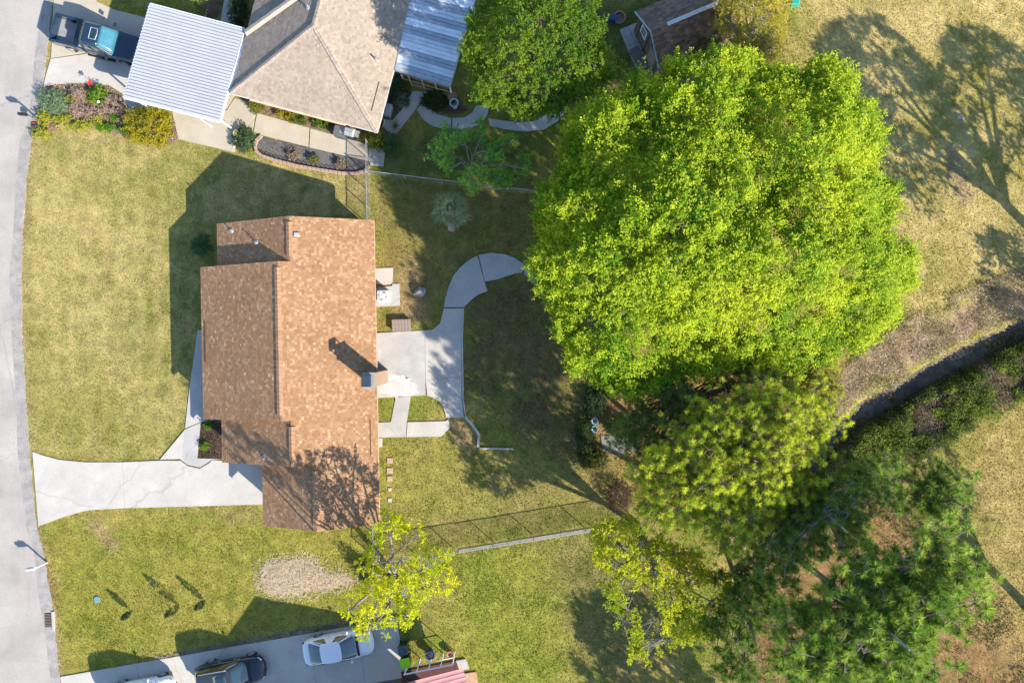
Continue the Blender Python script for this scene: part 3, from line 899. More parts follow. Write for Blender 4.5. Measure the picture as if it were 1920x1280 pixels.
# ------------------------------------------------------------------ metal roofs
def metal_cover(name, label, corners, z, nsheet, ribs, mat_, post_mat, trim, rib_h=0.035, fall=0.12, posts=True, trim_sides=True, cat="carport", pan=False):
    """corners: picture points near-left, near-right, far-right, far-left of a roof whose ribs run near->far"""
    c = [P(a, b, z) for a, b in corners]
    o0 = (c[0] + c[1] + c[2] + c[3]) / 4
    root = empty(name, label, cat, (o0.x, o0.y, 0))
    q = [v - Vector((o0.x, o0.y, 0)) for v in c]
    # ribs run q0->q3 ; spread q0->q1

    def at(s, t, h=0.0):
        a_ = q[0].lerp(q[1], s); b_ = q[3].lerp(q[2], s)
        p = a_.lerp(b_, t); p.z += h - fall * t
        return p
    for k in range(nsheet):
        m = MB(); n = ribs * 4
        V = []; F = []
        for i in range(n + 1):
            ph = (i % 4)
            off_ = (0, .16, .26, .92)[ph] * 4 / n if not pan and i < n else 0
            s = (k + ((i // 4 * 4) / n + off_ if not pan else i / n) * 0.999) / nsheet
            h = (0, 0, rib_h, rib_h)[ph] if not pan else (rib_h if i in (0, n) else (0.004 if i % 2 else 0.0))
            for t in (0.0, 1.0):
                V.append(at(s, t, h + 0.006 * (k % 2)))
        for i in range(n):
            F.append((2 * i, 2 * i + 2, 2 * i + 3, 2 * i + 1))
        b = len(V)
        V2 = [v - Vector((0, 0, 0.012)) for v in V]
        m.add(V + V2, F + [tuple(b + x for x in f[::-1]) for f in F])
        m.build("roof_sheet", mat_[k % len(mat_)] if isinstance(mat_, (list, tuple)) else mat_, root)
    if trim:
        for (s0, t0, s1, t1) in ((0, 0, 1, 0), (0, 1, 1, 1), (0, 0, 0, 1), (1, 0, 1, 1)):
            a_, b_ = at(s0, t0, -0.05), at(s1, t1, -0.05)
            d = b_ - a_; M3 = Matrix.Rotation(math.atan2(d.y, d.x), 3, 'Z')
            out = ((a_ + b_) / 2) - at(0.5, 0.5, 0); out.z = 0; out.normalize()
            MB().hull8([a_ + out * 0.01 - Vector((0, 0, .10)), b_ + out * 0.01 - Vector((0, 0, .10)), b_ + out * 0.06 - Vector((0, 0, .10)), a_ + out * 0.06 - Vector((0, 0, .10))],
                       [a_ + out * 0.01 + Vector((0, 0, .085)), b_ + out * 0.01 + Vector((0, 0, .085)), b_ + out * 0.06 + Vector((0, 0, .085)), a_ + out * 0.06 + Vector((0, 0, .085))]).build("edge_trim", trim, root)
    if posts:
        for s in (0.04, 0.5, 0.96):
            for t in (0.04, 0.96):
                p = at(s, t, -0.12)
                MB().box((p.x, p.y, p.z / 2), (0.09, 0.09, p.z)).build("post", post_mat, root)
    return root, at


carport, cat_at = metal_cover("carport", "white ribbed metal carport over the front of the dark pickup", [(282, 8), (232, 183), (410, 227), (457, 53)], 2.55, 10, 3, M_METALROOF, M_WHITE, M_WHITE, rib_h=0.075)
M_GUTB = mat("pale_blue_gutter", (0.55, 0.66, 0.76), rough=0.4)
g0 = P(459, 72, 2.42) - carport.location; g1 = P(428, 176, 2.42) - carport.location
d = (g1 - g0).normalized(); nrm_ = Vector((-d.y, d.x, 0))
gm = MB()
for off, hh in ((-0.09, 0.12), (0.09, 0.12)):
    gm.box((g0 + g1) / 2 + nrm_ * off, ((g1 - g0).length, 0.015, hh), rot=math.atan2(d.y, d.x))
gm.box((g0 + g1) / 2 - Vector((0, 0, 0.05)), ((g1 - g0).length - 0.02, 0.165, 0.015), rot=math.atan2(d.y, d.x))
gm.build("gutter", M_GUTB, carport)
dp = MB().path([P(376, 222, 2.2) - carport.location, P(378, 224, 0.5) - carport.location, P(398, 238, 0.12) - carport.location], 0.045, 6).build("downspout", M_WHITE, carport)

patio, pat_at = metal_cover("patio_cover", "galvanised ribbed patio roof against the back of the hip roofed house", [(778, -40), (741, 131), (843, 160), (893, -12)], 2.5, 12, 2, [M_GALV, mat("galvanised_reflection_light", (0.72, 0.75, 0.78), rough=0.4, var=0.08, metal=0.2), mat("galvanised_reflection_dark", (0.36, 0.39, 0.43), rough=0.5, var=0.15, metal=0.3), M_GALV, mat("galvanised_reflection_dark", ()), mat("galvanised_reflection_light", ()), mat("galvanised_reflection_dark", ())], M_WHITE, M_STEEL, rib_h=0.04, cat="patio roof")  # lighter and darker sheets paint reflection stripes into the metal's colour
for s in (0.985,):
    for t in (0.2, 0.45, 0.7):
        p = pat_at(s, t, -0.14)
        MB().box((p.x, p.y, p.z / 2), (0.07, 0.07, p.z)).build("post", M_TANTRIM, patio)
p0, p1 = pat_at(0.985, 0.05, 0), pat_at(0.985, 0.95, 0)
dd_ = p1 - p0
for zz in (0.35, 0.95, 1.7):
    MB().box(((p0.x + p1.x) / 2, (p0.y + p1.y) / 2, zz), (dd_.length, 0.04, 0.05), rot=math.atan2(dd_.y, dd_.x)).build("screen_rail", M_TANTRIM, patio)

# ------------------------------------------------------------------ south house, mostly below the frame: gable to the north with a low porch
STH = math.radians(9.9)
ap = P(703, 1313)  # under the apex
sh_ = empty("south_house", "tall gabled house below the frame that shades the drive with parked cars", "house", (ap.x, ap.y, 0), STH)
SHL = 11.0; SHW = 5.07; szr = 6.0; sze = 4.0
ssl = (szr - sze) / SHW; sc2 = math.sqrt(1 + ssl * ssl)
GREY_P = [(0.22, 0.185, 0.17), (0.19, 0.16, 0.15), (0.25, 0.21, 0.19), (0.17, 0.145, 0.135)]
y_n = -0.0
M_DECKG = mat("roof_underlay_grey", (0.14, 0.12, 0.115), rough=0.95)
dk = MB()
for sg in (-1, 1):
    a = [(0, y_n - SHL, szr - .14), (sg * SHW, y_n - SHL, sze - .14), (sg * SHW, y_n, sze - .14), (0, y_n, szr - .14)]
    dk.hull8(a, [(p[0], p[1], p[2] + .135) for p in a])
dk.build("roof_deck", M_DECKG, sh_)
for sg in (-1, 1):
    shingles("gable_shingles", sh_, (sg * SHW, y_n if sg < 0 else y_n - SHL, sze), (0, -1 if sg < 0 else 1, 0), (-sg / sc2, 0, ssl / sc2), (sg * ssl / sc2, 0, 1 / sc2), int(SHW * sc2 / 0.16), 0.16, 0.34,
             lambda t: [(0, SHL)], GREY_P, 51 + sg)
MB().add([(-4.4, -.4, -.1), (4.4, -.4, -.1), (4.4, -.4, sze + .05), (0, -.4, szr - .17), (-4.4, -.4, sze + .05), (-4.4, -SHL + .4, -.1), (4.4, -SHL + .4, -.1), (4.4, -SHL + .4, sze + .05), (0, -SHL + .4, szr - .17), (-4.4, -SHL + .4, sze + .05)],
         [(0, 1, 2, 3, 4), (9, 8, 7, 6, 5), (0, 5, 6, 1), (1, 6, 7, 2), (4, 9, 5, 0), (2, 7, 8, 3), (3, 8, 9, 4)]).build("wall", mat("bounce_white_siding", (0.7, 0.7, 0.68), rough=0.8, var=0.04), sh_)  # unseen wall made white to bounce light onto the drive
props(MB().prism(lay([(612, 1282), (756, 1255), (758, 1272), (700, 1296), (600, 1330)]), -0.05, 0.025).build("asphalt_pad", mat("dark_asphalt", (0.13, 0.115, 0.115), rough=0.95, var=0.25, scale=2, fine=30, bump=0.5)), kind="structure")

pink, pk_at = metal_cover("patio_awning", "faded red metal patio awning beside the lime lidded bin", [(740, 1352), (722, 1289), (868, 1252), (886, 1310)], 2.45, 7, 1, M_PINK, M_WHITE, None, rib_h=0.03, cat="patio roof", fall=0.0, pan=True, posts=False)  # left end stretched out of view to shade a sunlit gap on the drive
# white beam of the patio front
b0, b1 = P(757, 1264, 1.9), P(850, 1245, 1.9)
bo = empty("porch_railing", "white rail and uprights in front of the faded red awning", "railing", ((b0.x + b1.x) / 2, (b0.y + b1.y) / 2, 0), math.atan2((b1 - b0).y, (b1 - b0).x))
bl = (b1 - b0).length
MB().box((0, 0, 1.9), (bl, 0.07, 0.07)).build("top_rail", M_WHITE, bo)
MB().box((0, 0, 0.9), (bl, 0.04, 0.05)).build("mid_rail", M_WHITE, bo)
for i in range(5):
    MB().box((-bl / 2 + 0.05 + i * (bl - 0.1) / 4, 0, 0.93), (0.05, 0.05, 1.86)).build("upright", M_WHITE, bo)
props(MB().prism(lay([(752, 1258), (858, 1237), (882, 1300), (760, 1320)]), -0.05, 0.05).build("patio_floor", mat("dark_red_floor", (0.09, 0.035, 0.03), rough=0.8)), kind="structure")
props(MB().prism(lay([(855, 1237), (873, 1234), (880, 1252), (862, 1256)]), -0.05, 0.08).build("patio_step", M_CONC3), kind="structure")
props(MB().prism(lay([(868, 1262), (893, 1258), (900, 1300), (876, 1310)]), -0.05, 0.06).build("terracotta_paving", mat("buff_tiles", (0.40, 0.25, 0.15), rough=0.9, var=0.2, scale=5)), kind="structure")

# ------------------------------------------------------------------ garden shed
s1, s2, s3 = P(1191, 22, 2.4), P(1236, 128, 2.4), P(1226, 60, 3.6)
smid = (s1 + s2) / 2
STHD = math.atan2(0.39, 0.92)
shed = empty("garden_shed", "dark shingled garden shed in the shade behind the round topped tree", "shed", (smid.x, smid.y, 0), STHD)
W2 = (s1 - s2).length / 2; SLN = 5.2
shs = 1.2 / W2; shc = math.sqrt(1 + shs * shs)
SHED_P = [(0.16, 0.115, 0.095), (0.13, 0.095, 0.08), (0.19, 0.14, 0.11), (0.11, 0.085, 0.075)]
dk = MB()
for sg in (-1, 1):
    a = [(0, 0, 3.5), (SLN, 0, 3.5), (SLN, sg * W2, 2.3), (0, sg * W2, 2.3)]
    dk.hull8(a, [(p[0], p[1], p[2] + .095) for p in a])
dk.build("roof_deck", M_DECKG, shed)
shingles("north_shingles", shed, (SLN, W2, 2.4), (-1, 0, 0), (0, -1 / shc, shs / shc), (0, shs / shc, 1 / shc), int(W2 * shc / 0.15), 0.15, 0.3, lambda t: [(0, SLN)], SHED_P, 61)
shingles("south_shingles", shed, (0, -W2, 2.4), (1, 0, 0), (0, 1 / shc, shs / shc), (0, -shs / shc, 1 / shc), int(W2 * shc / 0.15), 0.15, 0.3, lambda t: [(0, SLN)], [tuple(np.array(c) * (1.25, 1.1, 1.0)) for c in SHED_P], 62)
MB().box((SLN / 2 + 0.5, 0, 3.63), (SLN - 1.2, 0.24, 0.05)).build("ridge_cap", M_TRIM, shed)
ww = W2 - 0.25
MB().add([(0.25, -ww, 0), (0.25, ww, 0), (0.25, ww, 2.42), (0.25, 0, 3.45), (0.25, -ww, 2.42), (SLN - .25, -ww, 0), (SLN - .25, ww, 0), (SLN - .25, ww, 2.42), (SLN - .25, 0, 3.45), (SLN - .25, -ww, 2.42)],
         [(0, 4, 3, 2, 1), (5, 6, 7, 8, 9), (0, 1, 6, 5), (1, 2, 7, 6), (0, 5, 9, 4), (2, 3, 8, 7), (3, 4, 9, 8)]).build("wall", mat("shed_boards", (0.13, 0.095, 0.075), rough=0.9, var=0.2, scale=3), shed)
Mx = Matrix(((0, 1, 0), (-1, 0, 0), (0, 0, 1))).transposed()
window(shed, Mx, (0.22, 0.75, 1.75), 0.55, 0.75)
for yb in (-1.3, -0.3, 0.25, 1.35):
    MB().box((0.22, yb, 1.2), (0.05, 0.09, 2.4)).build("batten", M_GREYWOOD, shed)
dd2 = MB().box((0.21, -0.8, 1.05), (0.06, 0.85, 2.0)).build("door", M_WOOD, shed)
for sg in (-1, 1):
    v0_, v1_ = Vector((-0.02, 0, 3.58)), Vector((-0.02, sg * W2, 2.38))
    MB().path([v0_, v1_], 0.05, 4).build("bargeboard", M_PALEBLUE, shed)

# ------------------------------------------------------------------ vehicles (own frame: x forward, y to the left, z up; origin on the ground)
def wheel_set(root, xs, half, r, rim_mat, w=0.21):
    t_me = r_me = None
    for x in xs:
        for sg in (-1, 1):
            hub = Matrix.Rotation(math.pi / 2 * -sg, 3, 'X')
            t = MB().lathe([(r * 0.62, -w / 2), (r * 0.93, -w / 2), (r, -w / 2 + 0.04), (r, w / 2 - 0.04), (r * 0.93, w / 2), (r * 0.62, w / 2)], (x, sg * (half - w / 2 + 0.02), r), 20, hub).build("wheel", M_RUBBER, root)
            m = MB()
            m.lathe([(r * 0.62, 0.0), (r * 0.60, 0.03), (r * 0.5, 0.0), (0.05, 0.01), (0.03, 0.03)], (x, sg * (half + 0.005), r), 16, hub)
            for k in range(5):
                a = 2 * math.pi * k / 5
                c = Vector((x, sg * (half + 0.02), r)) + Vector((math.cos(a), 0, math.sin(a))) * r * 0.33
                m.box(c, (r * 0.5, 0.02, 0.05), M=Matrix.Rotation(-a, 3, 'Y'))
            m.build("rim", rim_mat, t)


def loft(stations, section):
    """stations along x, section(st) -> list of (y, z) from the middle of the top round to the sill, mirrored"""
    m = MB(); n = None
    for st in stations:
        half = section(st)
        ring = [(st[0], y, z) for y, z in half] + [(st[0], -y, z) for y, z in half[::-1] if abs(y) > 1e-6]
        n = len(ring); m.v += ring
    for i in range(len(stations) - 1):
        for k in range(n):
            k2 = (k + 1) % n
            m.f.append((i * n + k, i * n + k2, (i + 1) * n + k2, (i + 1) * n + k))
    m.f.append(tuple(range(n))); m.f.append(tuple((len(stations) - 1) * n + k for k in range(n)))
    return m


def panel(parent, name, quad, mat_, nu=6, bow=0.03, lift=0.012, out=None):
    """a slightly bowed panel over four corners"""
    a, b, c, d = (Vector(p) for p in quad)
    nrm = (b - a).cross(d - a).normalized()
    if out is not None and nrm.dot(Vector(out)) < 0: nrm = -nrm
    m = MB()
    for i in range(nu + 1):
        for j in range(nu + 1):
            s, t = i / nu, j / nu
            p = (a.lerp(b, s)).lerp(d.lerp(c, s), t)
            m.v.append(tuple(p + nrm * (lift + bow * 4 * s * (1 - s) * 0.6 + bow * 4 * t * (1 - t) * 0.4)))
    for i in range(nu):
        for j in range(nu):
            q = i * (nu + 1) + j
            m.f.append((q, q + nu + 1, q + nu + 2, q + 1))
    o = m.build(name, mat_, parent, smooth=True)
    sd = o.modifiers.new("solid", 'SOLIDIFY'); sd.thickness = 0.012; sd.offset = 0
    return o


def cabin(root, gh, paint, glass, crown=0.06, gap=(40, 50), roofmat=None):
    """glasshouse over a rounded plan: pillars, roof cap, and each pane a piece of its own"""
    (xr0, xf0, w0, z0), (xr1, xf1, w1, z1) = gh

    def pt(deg, u, out=0.0):
        t = math.radians(deg); c_, s_ = math.cos(t), math.sin(t); ex = 2 / 5.0
        xr, xf, w, z = (p + (q - p) * u for p, q in zip(gh[0], gh[1]))
        bow = 0.035 * 4 * u * (1 - u)
        cx, ax = (xr + xf) / 2, (xf - xr) / 2 + bow + out; w = w + bow * 0.6 + out
        return (cx + ax * math.copysign(abs(c_) ** ex, c_), w * math.copysign(abs(s_) ** ex, s_), z + out * 0.3)

    def sector(nm, d0, d1, u0, u1, m_, out, n=8, k=5):
        mb = MB()
        for i in range(n + 1):
            for j in range(k + 1):
                mb.v.append(pt(d0 + (d1 - d0) * i / n, u0 + (u1 - u0) * j / k, out))
        for i in range(n):
            for j in range(k):
                q = i * (k + 1) + j; mb.f.append((q, q + k + 1, q + k + 2, q + 1))
        return mb.build(nm, m_, root, smooth=True)
    sector("cabin_frame", 0, 360, 0, 1, paint, 0.0, 72, 6)
    sector("windscreen", -38, 38, 0.03, 0.95, glass, 0.012, 12)
    sector("rear_window", 143, 217, 0.06, 0.93, glass, 0.012, 12)
    for sg in (1, -1):
        for d0, d1 in ((52, 88), (92, 130)):
            sector("side_window", sg * d0, sg * d1, 0.10, 0.90, glass, 0.010)
    mb = MB(); rings = (1.0, 0.97, 0.88, 0.7, 0.45, 0.2)
    for q, r in enumerate(rings):
        for i in range(48):
            x, y, z = pt(360 * i / 48, 1.0)
            cx = (xr1 + xf1) / 2
            mb.v.append((cx + (x - cx) * r, y * r, z1 + crown * (1 - r ** 2)))
    for q in range(len(rings) - 1):
        for i in range(48):
            i2 = (i + 1) % 48; mb.f.append((q * 48 + i, q * 48 + i2, (q + 1) * 48 + i2, (q + 1) * 48 + i))
    mb.f.append(tuple((len(rings) - 1) * 48 + i for i in range(48)))
    mb.build("roof", roofmat or paint, root, smooth=True)


def car(name, label, px, py, heading, L, W, st, gh, paint, rim=M_STEEL, wb=(-1.32, 1.42), r=0.34, group=None, sunroof=None, rails=False, roofmat=None):
    p = P(px, py)
    root = empty(name, label, "car", (p.x, p.y, 0.03), math.radians(heading), group)

    def sec(s):
        x, hw, zb, zt, crown = s
        return [(0, zt + crown), (hw * 0.45, zt + crown * 0.9), (hw * 0.80, zt + crown * 0.3), (hw * 0.95, zt - 0.07), (hw * 0.985, zt - 0.2), (hw, (zb + zt) / 2), (hw * 0.985, zb + 0.1), (hw * 0.90, zb)]
    loft(st, sec).build("body", paint, root, smooth=True, subsurf=2)
    cabin(root, gh, paint, M_GLASS, roofmat=roofmat)
    (xr0, xf0, wb0, zb0), (xr1, xf1, wt, zt) = gh
    xe, xq = st[-1][0], st[0][0]
    for sg in (-1, 1):
        MB().box((xf0 - 0.42, sg * (W / 2 + 0.06), zb0 + 0.05), (0.11, 0.2, 0.13), rot=-sg * 0.25).build("wing_mirror", M_PLASTIC_BLK if paint is not M_CARWHITE else paint, root, bevel=0.04)
        MB().box((xe - 0.27, sg * st[-3][1] * 0.80, st[-3][3] - 0.10), (0.34, 0.13, 0.12), rot=-sg * 0.75).build("headlight", M_LAMPCLR, root, bevel=0.04)
        MB().box((xq + 0.17, sg * st[2][1] * 0.84, st[2][3] - 0.14), (0.14, 0.22, 0.14), rot=sg * 0.6).build("tail_light", M_LAMPRED, root, bevel=0.04)
        for xd in (0.50, -0.50):
            MB().box((xd, sg * (W / 2 + 0.012), zb0 - 0.14), (0.2, 0.03, 0.035)).build("door_handle", M_CHROME if paint is not M_CARWHITE else paint, root)
        if rails:
            MB().path([(xr1 + 0.15, sg * (wt - 0.06), zt + 0.02), (xr1 + 0.25, sg * (wt - 0.05), zt + 0.07), (xf1 - 0.3, sg * (wt - 0.05), zt + 0.07), (xf1 - 0.2, sg * (wt - 0.06), zt + 0.02)], 0.022, 6).build("roof_rail", M_STEEL, root)
        # dark seams where the bonnet and boot open
        MB().path([(xf0 + 0.12, sg * wb0 * 0.86, zb0 - 0.02), (xe - 0.55, sg * wb0 * 0.74, st[-4][3] + 0.055)], 0.010, 4).build("bonnet_seam", M_PLASTIC_BLK, root)
    MB().box(((xf0 + 0.10), 0, zb0 + 0.012), (0.16, wb0 * 1.55, 0.03)).build("cowl", M_PLASTIC_BLK, root, bevel=0.01)
    if sunroof:
        x0, x1, hw = sunroof
        panel(root, "sunroof", [Vector((x0, -hw, zt + .055)), Vector((x1, -hw, zt + .055)), Vector((x1, hw, zt + .055)), Vector((x0, hw, zt + .055))], M_GLASS, nu=3, bow=0.006, lift=0.006, out=(0, 0, 1))
    MB().box((xe - 0.06, 0, 0.44), (0.10, W * 0.36, 0.14)).build("front_grille", M_PLASTIC_BLK, root, bevel=0.03)
    MB().box((xq + 0.03, 0, 0.72), (0.07, 0.52, 0.12)).build("number_plate", M_WHITE, root)
    wheel_set(root, wb, W / 2 - 0.03, r, rim)
    return root


# white saloon nosed in beside the bins
sedan_st = [(-2.36, .40, .40, .74, .02), (-2.31, .66, .34, .86, .02), (-2.18, .81, .28, .95, .03), (-1.7, .89, .22, .99, .03), (-0.9, .91, .20, .95, .02), (0.4, .91, .20, .91, .03), (1.15, .90, .20, .89, .05), (1.75, .87, .22, .81, .06), (2.05, .79, .26, .74, .05), (2.24, .62, .32, .66, .04), (2.36, .34, .38, .56, .02)]
car("white_car", "white saloon parked under the yellow green tree at the end of the shaded drive", 640, 1204, 9.9, 4.7, 1.82, sedan_st,
    ((-1.95, 1.22, .86, .95), (-0.95, 0.28, .64, 1.42)), M_CARWHITE)
suv_st = [(-2.30, .42, .46, .90, .0), (-2.26, .70, .40, .98, .0), (-2.14, .85, .32, 1.04, .01), (-1.5, .92, .26, 1.04, .01), (-0.5, .93, .25, 1.00, .01), (0.6, .93, .25, .98, .03), (1.3, .92, .26, .96, .06), (1.8, .88, .30, .89, .07), (2.05, .80, .34, .82, .06), (2.22, .64, .40, .74, .04), (2.32, .36, .46, .64, .02)]
car("black_crossover", "glossy black crossover parked on the shaded drive behind the white saloon", 441, 1252, 9.9, 4.6, 1.86, suv_st,
    ((-2.18, 1.25, .88, 1.01), (-1.85, 0.35, .68, 1.60)), M_CARBLACK, rails=True, sunroof=(-0.75, 0.1, 0.42), r=0.36, roofmat=mat("black_glass_roof", (0.03, 0.035, 0.04), rough=0.2, var=0.0, coat=1.0))
van_st = [(a - 0.0, b * 1.02, c, d + 0.02, e) for a, b, c, d, e in suv_st]
car("white_estate", "white estate car cut by the bottom edge nearest the road", 276, 1291, 9.9, 4.6, 1.88, van_st,
    ((-2.18, 1.25, .90, 1.03), (-1.80, 0.35, .72, 1.58)), M_CARWHITE, r=0.36, rails=True)

# pickup
pt = P(195, 84)
PTH = math.radians(-14.4)
pk = empty("pickup_truck", "dark blue crew cab pickup with an open bed backed out of the white carport", "pickup truck", (pt.x, pt.y, 0.03), PTH)
pb_st = [(-0.62, .90, .42, 1.12, .0), (-0.4, .96, .34, 1.14, .0), (0.8, .97, .33, 1.12, .0), (1.45, .97, .33, 1.12, .03), (2.2, .96, .34, 1.08, .05), (2.75, .90, .38, 1.02, .05), (2.95, .76, .44, .90, .02)]
loft(pb_st, lambda s: [(0, s[3] + s[4]), (s[1] * .55, s[3] + s[4] * .8), (s[1] * .9, s[3] - .02), (s[1] * .985, s[3] - .14), (s[1], (s[2] + s[3]) / 2), (s[1] * .985, s[2] + .1), (s[1] * .93, s[2])]).build("body", M_CARBLUE, pk, smooth=True, subsurf=2)
bed = MB()
for sg in (-1, 1):
    bed.box((-1.72, sg * 0.88, 0.80), (2.20, 0.16, 0.74))
bed.box((-0.68, 0, 0.80), (0.12, 1.60, 0.74))
bed.build("bed_side", M_CARBLUE, pk, bevel=0.03)
MB().box((-2.80, 0, 0.80), (0.09, 1.58, 0.72)).build("tailgate", M_CARBLUE, pk, bevel=0.02)
MB().box((-1.75, 0, 0.52), (2.02, 1.60, 0.06)).build("bed_floor", M_BEDLINER, pk)
bx2 = MB().box((-1.02, 0, 0.98), (0.5, 1.56, 0.34)).build("bed_shade_block", M_CARBLACK, pk, bevel=0.02)  # dark block added for the shadow at the front of the bed
MB().box((-0.66, 0, 1.20), (0.22, 1.72, 0.05)).build("cab_sill", M_BEDLINER, pk, bevel=0.02)
bot = [Vector((-0.62, -.88, 1.1)), Vector((1.50, -.90, 1.1)), Vector((1.50, .90, 1.1)), Vector((-0.62, .88, 1.1))]
top = [Vector((-0.42, -.72, 1.80)), Vector((0.80, -.72, 1.84)), Vector((0.80, .72, 1.84)), Vector((-0.42, .72, 1.80))]
MB().hull8(bot, top).build("cabin_frame", M_CARBLUE, pk, bevel=0.04)
panel(pk, "roof", top, M_CARBLUE, bow=0.03, lift=0.01, out=(0, 0, 1))
panel(pk, "windscreen", [bot[1].lerp(bot[2], .06), bot[2].lerp(bot[1], .06), top[2].lerp(top[1], .06), top[1].lerp(top[2], .06)], mat("blue_tinted_glass", (0.04, 0.16, 0.20), rough=0.06, var=0.2, scale=2, spec=1.0, coat=1.0), bow=0.04, out=(1, 0, .5))
panel(pk, "rear_window", [bot[0].lerp(bot[3], .1).lerp(top[0], .12), bot[3].lerp(bot[0], .1).lerp(top[3], .12), top[3].lerp(top[0], .1), top[0].lerp(top[3], .1)], M_GLASS, bow=0.01, out=(-1, 0, .2))
for sg, (i, j) in ((-1, (0, 1)), (1, (3, 2))):
    for s0, s1 in ((0.08, 0.45), (0.50, 0.90)):
        q = [bot[i].lerp(bot[j], s0), bot[i].lerp(bot[j], s1), top[i].lerp(top[j], s1), top[i].lerp(top[j], s0)]
        q = [q[0].lerp(q[3], .14), q[1].lerp(q[2], .14), q[2].lerp(q[1], .1), q[3].lerp(q[0], .1)]
        panel(pk, "side_window", q, M_GLASS, nu=3, bow=0.005, out=(0, sg, 0))
    MB().box((1.22, sg * 1.10, 1.22), (0.13, 0.26, 0.2)).build("wing_mirror", M_PLASTIC_BLK, pk, bevel=0.04)
    MB().box((-2.84, sg * 0.86, 0.92), (0.06, 0.14, 0.36)).build("tail_light", M_LAMPRED, pk, bevel=0.02)
    MB().box((2.86, sg * 0.62, 0.86), (0.10, 0.34, 0.16)).build("headlight", M_LAMPCLR, pk, bevel=0.02)
    for xd in (0.55, -0.25):
        MB().box((xd, sg * 0.985, 0.98), (0.2, 0.03, 0.04)).build("door_handle", M_DARKMETAL, pk)
    MB().box((0.35, sg * 1.0, 0.36), (1.9, 0.14, 0.05)).build("side_step", M_DARKMETAL, pk)
for sx in (0.30,):
    fr = MB()
    x0, x1, hw, zz = 0.22, 0.66, 0.36, 1.885
    for a, b in (((x0, -hw, zz), (x1, -hw, zz)), ((x1, -hw, zz), (x1 + .04, 0, zz)), ((x1 + .04, 0, zz), (x1, hw, zz)), ((x1, hw, zz), (x0, hw, zz)), ((x0, hw, zz), (x0, -hw, zz))):
        fr.path([a, b], 0.02, 4)
    sr = fr.build("sunroof_frame", M_STEEL, pk)
    MB().box((0.44, 0, 1.875), (0.42, 0.70, 0.012)).build("sunroof_glass", M_GLASS, sr)
for k in range(7):
    MB().box((-0.10, -0.55 + k * 0.183, 1.862), (0.62, 0.03, 0.02)).build("roof_rib", M_CARBLUE, pk)
MB().box((-2.92, 0, 0.55), (0.14, 1.8, 0.14)).build("rear_bumper", M_DARKMETAL, pk, bevel=0.03)
MB().box((2.98, 0, 0.55), (0.14, 1.8, 0.18)).build("front_bumper", M_DARKMETAL, pk, bevel=0.03)
wheel_set(pk, (-1.75, 1.95), 0.97, 0.38, M_STEEL, 0.25)


# ------------------------------------------------------------------ fences
def chain_fence(name, label, pts, h=1.2, step=2.6, group="chain link fences between the gardens", top=True, postr=0.03):
    w = [P(a, b) for a, b in pts]
    root = empty(name, label, "fence", w[0], 0, group)
    o = w[0]
    net = MB(); post_me = None
    for i in range(len(w) - 1):
        a, b = w[i] - o, w[i + 1] - o
        d = b - a; L = d.length; d = d.normalized()
        n = max(1, round(L / step))
        for k in range(n + (i == len(w) - 2)):
            p = a + d * L * k / n
            if post_me is None:
                po = MB().lathe([(postr, -0.2), (postr, h + 0.03), (postr * 1.3, h + 0.04), (postr * 0.6, h + 0.09)], (0, 0, 0), 8).build("post", M_STEEL, root); post_me = po.data
            else:
                po = link("post", post_me, None, root)
            po.location = p
        MB().path([a + Vector((0, 0, h)), b + Vector((0, 0, h))], 0.024, 6).build("top_rail", M_STEEL, root)
        up = Vector((0, 0, 1))
        pitch = 0.075
        m_ = int(L / pitch)
        for k in range(-int(h / pitch), m_):
            for sg in (1, -1):
                s0, s1 = (k * pitch, k * pitch + h)
                z0, z1 = (0.03, h) if sg > 0 else (h, 0.03)
                t0 = max(0, -s0) / h; t1 = min(1, (L - s0) / h)
                if t1 <= t0: continue
                q0 = a + d * (s0 + t0 * h) + up * (z0 + (z1 - z0) * t0); q1 = a + d * (s0 + t1 * h) + up * (z0 + (z1 - z0) * t1)
                side_ = d.cross(up) * 0.004
                dirv = (q1 - q0).normalized(); wv_ = dirv.cross(d.cross(up)).normalized() * 0.0045
                net.add([q0 - wv_, q1 - wv_, q1 + wv_, q0 + wv_], [(0, 1, 2, 3)])
    net.build("wire_mesh", M_STEEL, root)["kind"] = "stuff"
    return root


chain_fence("chain_link_fence", "chain link fence running east behind the fan palm", [(692, 328), (830, 345), (1012, 366)])
chain_fence("chain_link_fence", "short chain link fence from the concrete walk down to the brown roofed house", [(693, 272), (693, 328), (695, 425)], step=1.3)
chain_fence("chain_link_fence", "long chain link fence between the south lawns ending under the pines", [(704, 1046), (850, 1027), (1000, 1003), (1190, 972)], step=3.0)
chain_fence("chain_link_fence", "short chain link fence from the garage corner to the yellow green tree", [(706, 962), (704, 1046)], step=1.5)
props(MB().prism(lay([(860, 1030), (1000, 1007), (1150, 983), (1150, 990), (1000, 1014), (860, 1036)]), -0.05, 0.03).build("fence_kerb", mat("weathered_kerb", (0.27, 0.235, 0.19), rough=0.95, var=0.25, scale=2, fine=9)), kind="structure")


# ------------------------------------------------------------------ small things around the houses
def thing1(mb, name, mat_, label, cat, group=None, bevel=0.0, smooth=False):
    return props(mb.build(name, mat_, None, smooth=smooth, bevel=bevel), label, cat, group)


